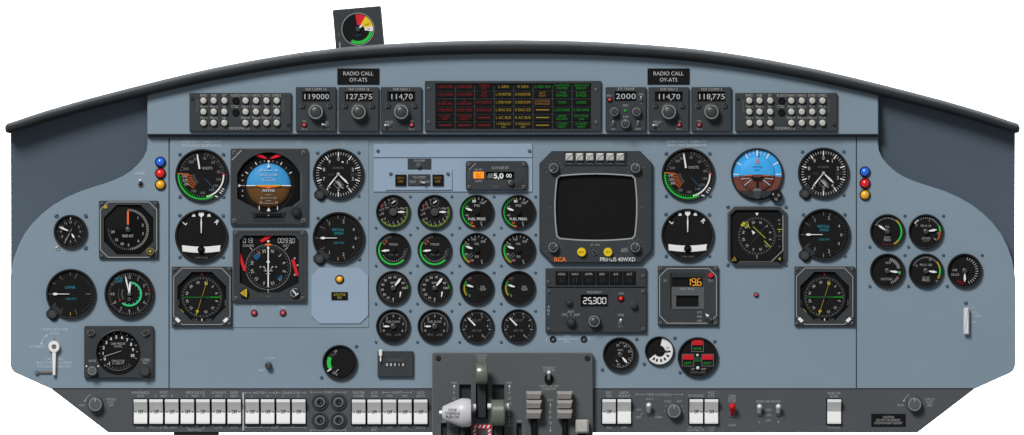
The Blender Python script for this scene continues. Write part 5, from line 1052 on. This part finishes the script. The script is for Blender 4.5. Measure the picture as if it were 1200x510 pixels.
bt = MB(); bt.prism(rect(-4.3, -4.3, 4.3, 4.3, .4), 7, 10, 'btn', 1.1, 'white'); me = bt.mesh('push_button')
for i in range(6): t.part('push_button', me, -31+i*11.95, -58.6)
for (kx, ky, pa) in ((-49.5, -45.6, 225), (46.4, -45.6, 30), (-50, 47.2, 60), (46.2, 47.2, 35)): knob(t, kx, ky, 6, 6.2, 6, 'knob', 'soft', pa=pa)
for kx in (-16.6, 14.2):
    b = MB(); b.lathe(kx, 52.8, [(5.5, 6), (5.4, 9), (4.8, 9.8), (0, 9.8)], 'yellow', 28, flute=.05); b.arc(kx, 52.8, 2.6, 3.2, 30, 330, 9.95, 'ink') if 0 else None; b.text('BRT' if kx < 0 else 'TLT', kx, 52.8, 2.4, 9.95, 'earth', fit=6); t.part('yellow_knob', b)
toggle(t, -1, 54, 6, -30, 4, 1.3, 'knob')
# ---- nav mode selector
t = T('mode_selector_panel', 'dark strip with six unlit black mode buttons under the radar', 'mode selector', 698.4, 325.6)
b = MB(); b.prism(rect(-59.2, -11.2, 59.2, 11, 1), 0, 4, 'box', .6); t.part('faceplate', b)
for i, s_ in enumerate(('HDG', 'NAV', 'APPR', 'REV', 'G/S', 'ALT')):
    b = MB(); b.prism(rect(-7.3, -7.7, 7.3, 7.7, .4), 4, 5.4, 'black', .5); b.text(s_, 0, -4.4, 2.6, 5.55, 'soft', fit=min(9.5, tmesh(s_)[2]*2.7)); b.ln(-1.6, 0, -1.6, 5.5, .4, 5.5, 'dim'); b.ln(1.6, 0, 1.6, 5.5, .4, 5.5, 'dim'); t.part('mode_button', b, -40.2+i*15.85, .1)
t.part('screw', cross_me(2.2), -56, 4.8, 3.8); t.part('screw', cross_me(2.2), 55, -2, 3.8)
# ---- ADF radio
t = T('frequency_radio', 'dark radio box showing 25,300 with red lamp and knobs', 'radio', 698.4, 363.6); W, H = 118.4, 52.4
b = MB(); b.prism(rect(-W/2, -H/2, W/2, H/2, 1.2), 0, 4.4, 'box', .7, None, [rect(-17.4, -17.8, 13.6, -4.6)]); b.text('FREQUENCY', -2, -21.2, 2.6, 4.6, 'soft', fit=17); b.text('TEST', 29.6, -19.4, 2.4, 4.6, 'soft', fit=6.5); b.text('TONE', 29, 5.6, 2.5, 4.6, 'soft', fit=7.5); b.text('OFF', 29, 18.6, 2.4, 4.6, 'soft')
b.loopline(rect(-17.9, -18.3, 14.1, -4.1), .5, 4.55, 'black')
for i, c in enumerate('ADF'): b.text(c, -55.5, -4.2+4.4*i, 2.8, 4.6, 'soft', bold=1)
b.text('OFF', -37, 5.2, 2.6, 4.6, 'soft'); b.text('ANT', -29.5, 1.8, 2.6, 4.6, 'soft'); b.text('ADF', -22.4, 5.2, 2.6, 4.6, 'soft'); b.ln(-34, 7, -32, 9, .6, 4.6, 'soft'); b.ln(-29.6, 4, -29.6, 7, .6, 4.6, 'soft'); b.ln(-25.4, 7, -27, 9, .6, 4.6, 'soft'); t.part('faceplate', b)
f = MB(); f.sheet(rect(-17.8, -18.2, 14, -4.2), 2, 'well'); segs(f, '25,300', -12.8, -11.2, 6.8, 3.9, 5.6, 2.5, 'white', 1.0); t.part('frequency_display', f)
knob(t, -32.2, -9.4, 4.4, 3.9, 4, 'knobd', 'grey', pa=80); knob(t, -29.8, 13, 4.4, 5.6, 6, 'knobd', None, fl=.08); knob(t, -2.2, 13, 4.4, 7.2, 7, 'knob', None); lamp(t, 29.2, -13.6, 4.4, 3.1, 'lredl'); knob(t, 43.8, -6.4, 4.4, 4.2, 5, 'knob', None)
toggle(t, 29, 15, 4.4, 0, 3.6, 1.6, 'white'); corner_screws(t, W, H, 4.4, 2.2, 'scrg', 4)
# ---- digital readout box
t = T('distance_indicator', 'square box with amber digits 19.6 and blank lower window', 'distance indicator', 806.3, 346.8); W, H = 71, 70
b = MB(); b.prism(rect(-W/2, -H/2, W/2, H/2, 1.5), 0, 4, 'box', .8, None, [rect(-18.6, -21.6, 17, -10.8), rect(-13.6, 0, 12, 12.4)]); b.loopline(cham(-33.4, -32, 33.2, 32, 9), .9, 4.2, 'line')
b.prism(rect(-20.8, -27.2, 19.4, -22.3), 4, 4.4, 'boxlo', .1); b.ln(-20.2, -27, -20.2, 13.6, 1.4, 4.5, 'black'); b.prism(rect(-19.4, -10.4, 19, -.4), 4, 4.6, 'pedestal', .2); b.prism(rect(-19.4, 12.8, 19, 15.6), 4, 4.6, 'pedestal', .2); b.prism(rect(12.4, -.4, 19, 12.8), 4, 4.58, 'pedestal', .1); b.prism(rect(-19.4, -.4, -14, 12.8), 4, 4.58, 'pedestal', .1)
b.text('NAUT MILES', -1, -8.2, 2.7, 4.75, 'soft', fit=16.5); b.text('ILS', -26.6, -18, 2.3, 4.3, 'soft'); b.text('TEST', 26.4, -18, 2.4, 4.3, 'soft', fit=6.5)
for y_, s_ in ((19.4, 'KTS'), (24.4, 'MIN'), (29.4, 'OFF')): b.text(s_, 13.4, y_, 2.5, 4.3, 'soft', fit=5.4)
t.part('faceplate', b)
f = MB(); f.sheet(rect(-19, -22, 17.4, -10.4), 2.2, 'glass'); segs(f, '19.6', .6, -16.3, 8, 4.2, 6.2, 2.6, 'led', 1.0); t.part('digit_display', f)
f = MB(); f.sheet(rect(-14, -.4, 12.4, 12.8), 2.2, 'glass'); t.part('blank_window', f)
b = MB(); b.lathe(26.4, -24, [(3.3, 4), (3.2, 6), (2.6, 6.8), (0, 7)], 'red', 24, flute=.1); t.part('red_button', b)
b = MB(); b.lathe(24, 26.4, [(4.4, 4), (4.2, 6.5), (0, 6.8)], 'boxlo', 24); b.sheet([(20, 20.6), (25, 22.6), (22, 25)], 7, 'white'); b.ln(23, 23.4, 28, 28.4, 1.0, 7, 'grey'); t.part('selector_knob', b)
corner_screws(t, W, H, 4, 2.3, 'scrg', 3.2)
# ---- gauge on top of the glareshield
t = T('stall_margin_gauge', 'tilted square gauge with red yellow and green sectors on top of glareshield', 'gauge', 420, 33, 2, rot=-5)
b = MB(); b.prism(rect(-28.6, -24.4, 28.6, 27, 2.6), -34, 0, 'box', .9, 'boxhi'); t.part('case', b)
f = MB(); f.lathe(-.6, 1.4, [(19.4, 0), (19.2, .7), (18.6, .7), (18.3, .1)], 'line', 44); f.disc(-.6, 1.4, 18.6, .15, 'dial', 44)
f.arc(-.6, 1.4, 5, 17.6, -5, 35, .3, 'red'); f.arc(-.6, 1.4, 7, 17.6, 35, 83, .3, 'yellow'); f.arc(-.6, 1.4, 8, 17.6, 83, 103, .3, 'white'); f.arc(-.6, 1.4, 13.8, 17.6, 106, 214, .3, 'green'); f.text('FAST', 11, -3.5, 2, .5, 'ink', fit=5, rot=-15); f.text('SLOW', 12, 2, 2, .5, 'ink', fit=4)
f.ticks(-.6, 1.4, 12, 110, 210, 14.2, 17.4, .5, .45, 'lgrn'); f.text('AOA', -1, 8.4, 2, .4, 'bluem'); f.text('IN', -23.4, 6.6, 3.4, .3, 'grey', rot=90) ; f.ln(-23.4, 16, -23.4, 21.6, 1.2, .3, 'soft'); f.sheet([(-25, 17), (-21.8, 17), (-23.4, 14)], .3, 'soft'); t.part('dial', f)
needle(t, 50, 8, 2.4, 1.0, 'white', 0, 0, x=-.6, y=1.4, hub=2.8, hm='dim')

# ================================================================== lever pedestal
PD = 8
t = T('throttle_pedestal', 'dark grey lever pedestal plate with slots at the bottom middle', 'pedestal', 600.6, 470, 0); ox, oy = 600.6, 470
slots = [rect(538.2-ox, 450.4-oy, 552-ox, 540-oy), rect(557.6-ox, 440-oy, 571.3-ox, 490.2-oy), rect(577-ox, 450.4-oy, 591-ox, 540-oy), rect(516.8-ox, 495.7-oy, 523.8-ox, 540-oy), rect(605.2-ox, 495.7-oy, 611.2-ox, 540-oy), rect(622.3-ox, 470-oy, 628.8-ox, 540-oy), rect(658.8-ox, 470-oy, 665.2-ox, 540-oy), rect(678-ox, 500-oy, 686-ox, 540-oy)]
b = MB(); b.prism(rect(506.4-ox, 413.2-oy, 694.8-ox, 545-oy, 2.5), PD-5, PD, 'pedestal', 1.0, 'boxhi', slots)
def pt(x, y, s_, h=2.8, m='soft', fit=None, bold=0): b.text(s_, x-ox, y-oy, h, PD+.2, m, fit=fit, bold=bold)
pt(564.5, 416.4, 'CONDITION', 2.6, fit=12.5); pt(564.5, 419.6, 'LEVER', 2.5); pt(564.5, 422.8, 'LOCK', 2.4); pt(643.6, 431, 'EMERGENCY', 2.7, fit=14.5); pt(643.6, 434.2, 'RUDDER TRIM', 2.5, fit=12.5) ; pt(643.6, 452.4, 'FLAPS & MISC TRIM', 2.7, fit=22); pt(643.6, 455.8, 'RUDDER TRIM', 2.5, fit=15.5)
for x_ in (532.4, 597):
    pt(x_, 448.6, 'MAX', 2.6, fit=6.6); b.sheet([(x_-1.3-ox, 453.4-oy), (x_+1.3-ox, 453.4-oy), (x_-ox, 450.6-oy)], PD+.2, 'white'); b.ln(x_-ox, 453-oy, x_-ox, 457-oy, .6, PD+.2, 'soft')
    for i, c in enumerate('POWER'): pt(x_, 460.6+6.2*i, c, 3.3, 'soft')
    b.ln(x_-ox, 489.6-oy, x_-ox, 494-oy, .6, PD+.2, 'soft'); b.sheet([(x_-1.2-ox, 494-oy), (x_+1.2-ox, 494-oy), (x_-ox, 496.8-oy)], PD+.2, 'soft'); pt(x_, 498.6, 'MIN', 2.4)
pt(645, 468.8, 'HIGH', 2.5, fit=7); b.sheet([(643.7-ox, 475-oy), (646.3-ox, 475-oy), (645-ox, 472-oy)], PD+.2, 'soft'); b.ln(645-ox, 475-oy, 645-ox, 479-oy, .6, PD+.2, 'soft')
for i, c in enumerate('RPM'): pt(645, 482.8+6.4*i, c, 3.4)
b.ln(645-ox, 499.6-oy, 645-ox, 503.5-oy, .6, PD+.2, 'soft'); b.sheet([(643.7-ox, 503.5-oy), (646.3-ox, 503.5-oy), (645-ox, 506.6-oy)], PD+.2, 'soft')
pt(520.3, 493.6, 'TRIM', 2.3, fit=5.5); pt(608.3, 493.6, 'TRIM', 2.3, fit=5.5)
for x_ in (514, 526.5, 602.4, 614): 
    for i in range(4): pt(x_, 498.5+3.4*i, '-', 2.5, 'soft', bold=1)
pt(682, 489, 'FRICTION', 1.9, 'grey', fit=7)
t.part('face_plate', b)
b = MB(); b.prism(rect(507.5-ox, 414.3-oy, 693.6-ox, 544-oy, 2.5), -24, PD-5, 'boxlo'); t.part('slot_liner', b)
for x_, y_ in ((513.6, 419.6), (688.2, 419.6)): t.part('screw', cross_me(2.9, 'boxlo'), x_-ox, y_-oy, PD)
b = MB()
for r_ in range(9):
    b.ln(555.4-ox+r_*2.2, 497.8-oy, 557-ox+r_*2.2, 501.6-oy, 1.1, PD+.5, 'white') 
b2 = MB(); fr = [rect(554.2-ox, 497.4-oy, 575.4-ox, 540-oy, .8)]
b2.prism(fr[0], PD, PD+.4, 'red', .1, None, [rect(558-ox, 501.8-oy, 571.6-ox, 536-oy)])
for k_ in range(4): b2.sheet([(557+k_*5-ox, 497.9-oy), (559.3+k_*5-ox, 497.9-oy), (557.6+k_*5-ox, 501.5-oy), (555.3+k_*5-ox, 501.5-oy)], PD+.5, 'white')
for k_ in range(8):
    for x_ in (554.5, 571.9): b2.sheet([(x_-ox, 504.6+k_*4.6-oy), (x_+3.2-ox, 502.2+k_*4.6-oy), (x_+3.2-ox, 504.4+k_*4.6-oy), (x_-ox, 506.8+k_*4.6-oy)], PD+.5, 'white')
b2.text('STOP', 564.7-ox, 503.6-oy, 2.4, PD+.3, 'lred', fit=9); t.part('hazard_frame', b2)
# levers
t = T('power_lever', 'white power lever grip with black NOSE STEERING PUSH ON lettering', 'lever', 536, 483, PD)
b = MB(); prf = [(-17.4, 6.5), (-16.4, 7.8), (-6, 12.5), (3, 16.2), (6, 17), (13, 16.6), (16, 15.4)]; n = 24; vs = []
for x_, r_ in [(-17.8, 3)]+prf+[(16.6, 12)]:
    for i in range(n): a_ = 2*PI*i/n; vs.append((x_, r_*math.cos(a_)+0, 17+r_*.62*math.sin(a_)))
L_ = len(prf)+2; fs = [[j*n+i, j*n+(i+1) % n, (j+1)*n+(i+1) % n, (j+1)*n+i] for j in range(L_-1) for i in range(n)]+[list(range(n)), [(L_-1)*n+i for i in range(n)][::-1]]
b.add(vs, fs, 'grip'); o_ = t.part('grip', b)
b = MB()
for y_, s_, f_ in ((-3.4, 'NOSE', 9.5), (.8, 'STEERING', 17), (4.8, 'PUSH ON', 15)):
    b.text(s_, -5.4, y_, 3.1, 0, 'ink', fit=f_)
def gripd(x_, y_):
    r_ = 6.5
    for (xa, ra), (xb, rb) in zip(prf, prf[1:]):
        if xa <= x_ <= xb: r_ = ra+(rb-ra)*(x_-xa)/(xb-xa)
    return 17+.62*math.sqrt(max(0.1, r_*r_-y_*y_))+.45
b.v = [(x_, y_, gripd(x_, y_)) for x_, y_, d_ in b.v]; t.part('lettering', b)
b = MB(); b.rod((-21, 0, 17), (-17, 0, 17), 2.4, 3, 'chrome', 14); t.part('end_button', b)
b = MB(); b.prism(rect(3.5, -4, 9, 30), -12, 12, 'boxlo', .8); b.rod((16, -6, 10), (21.8, -6, 10), 4, 4, 'white', 14); t.part('stem', b)
def drumlever(x, y, w_, h_, label, stem, m='lever', rods=()):
    t = T('power_lever', label, 'lever', x, y, PD); b = MB(); n = 28; vs = []
    pr = [(-w_/2, h_/2*.8), (-w_/2+.5, h_/2*.93), (-w_/2+2, h_/2), (w_/2-2, h_/2), (w_/2-.5, h_/2*.93), (w_/2, h_/2*.8)]
    for x_, r_ in pr:
        for i in range(n): a_ = 2*PI*i/n; vs.append((x_, r_*math.cos(a_), 15+r_*.7*math.sin(a_)))
    b.add(vs, [[j*n+i, j*n+(i+1) % n, (j+1)*n+(i+1) % n, (j+1)*n+i] for j in range(5) for i in range(n)]+[list(range(n)), [5*n+i for i in range(n)][::-1]], m); t.part('grip', b)
    b = MB(); b.prism(stem, -12, 8, 'boxlo', .6); t.part('stem', b)
    for (xa, xb, ya) in rods: b = MB(); b.rod((xa, ya, 9), (xb, ya, 9), 3.4, 3.4, 'white', 14); t.part('axle_end', b)
drumlever(564.6, 437.2, 14, 25.4, 'olive grey drum shaped handle of the tall centre lever', rect(-5, 0, 5, 52))
drumlever(583.8, 483.2, 16.4, 31, 'wider olive grey drum shaped lever handle beside the POWER lettering', rect(-5, 0, 5, 40), rods=((-12.4, -8, -7.4), (8, 12.4, -7.4)))
for x, y, s_ in ((625.8, 475, 'nearer the olive drum levers'), (661.8, 475, 'nearer the square grey friction knob')):
    t = T('propeller_lever', 'stack of three grey wedge shaped lever pads %s' % s_, 'lever', x, y, PD, 'two stacks of grey lever pads')
    for k_ in range(3):
        b = MB(); y0_, y1_ = [(-17, -8), (-6.6, 3), (4.6, 15)][k_]
        for_d = [(-9.4, y0_, 4), (9.2, y0_, 4), (9.2, y1_, 4), (-9.4, y1_, 4)]
        vs = [(-9.4, y0_, 4), (9.2, y0_, 4), (7.6, y1_, 4), (-9.4, y1_, 4), (-9.4, y0_, 10+0), (9.2, y0_, 10), (7.8, y0_+(y1_-y0_)*.38, 14.5), (-8, y0_+(y1_-y0_)*.38, 14.5), (6.8, y1_, 10.5), (-9.0, y1_, 10.5)]
        b.add(vs, [[0, 1, 5, 4], [4, 5, 6, 7], [7, 6, 8, 9], [9, 8, 2, 3], [0, 4, 7, 9, 3], [1, 2, 8, 6, 5], [0, 3, 2, 1]], 'pad'); t.part('pad', b)
    b = MB(); b.prism(rect(-2.4, 0, 2.4, 50), -12, 6, 'black', .4); t.part('stem', b)
t = T('friction_knob', 'square pale grey knob at the lower corner of the pedestal', 'knob', 682, 499, PD)
b = MB(); b.prism(rect(-7.6, -7.6, 7.8, 8.4, 2), 4, 12, 'btn', 2.2); t.part('grip', b); b = MB(); b.prism(rect(-2, 4, 2, 24), -12, 4, 'black', .4); t.part('stem', b)
t = T('trim_toggle', 'oval based toggle with silver tip at the top of the pedestal', 'toggle switch', 643.2, 441, PD)
b = MB(); ov = [(5.2*math.sin(q), 3+7*-math.cos(q)) for q in [2*PI*i/24 for i in range(24)]]; b.prism(ov, 0, 1.6, 'black', .6); t.part('boot', b); b = MB(); b.rod((0, 3, 1.4), (0, -4.4, 8), 1.6, 2.4, 'steel'); b.ball(0, -4.6, 8, 2.5, 'chrome'); t.part('lever', b)
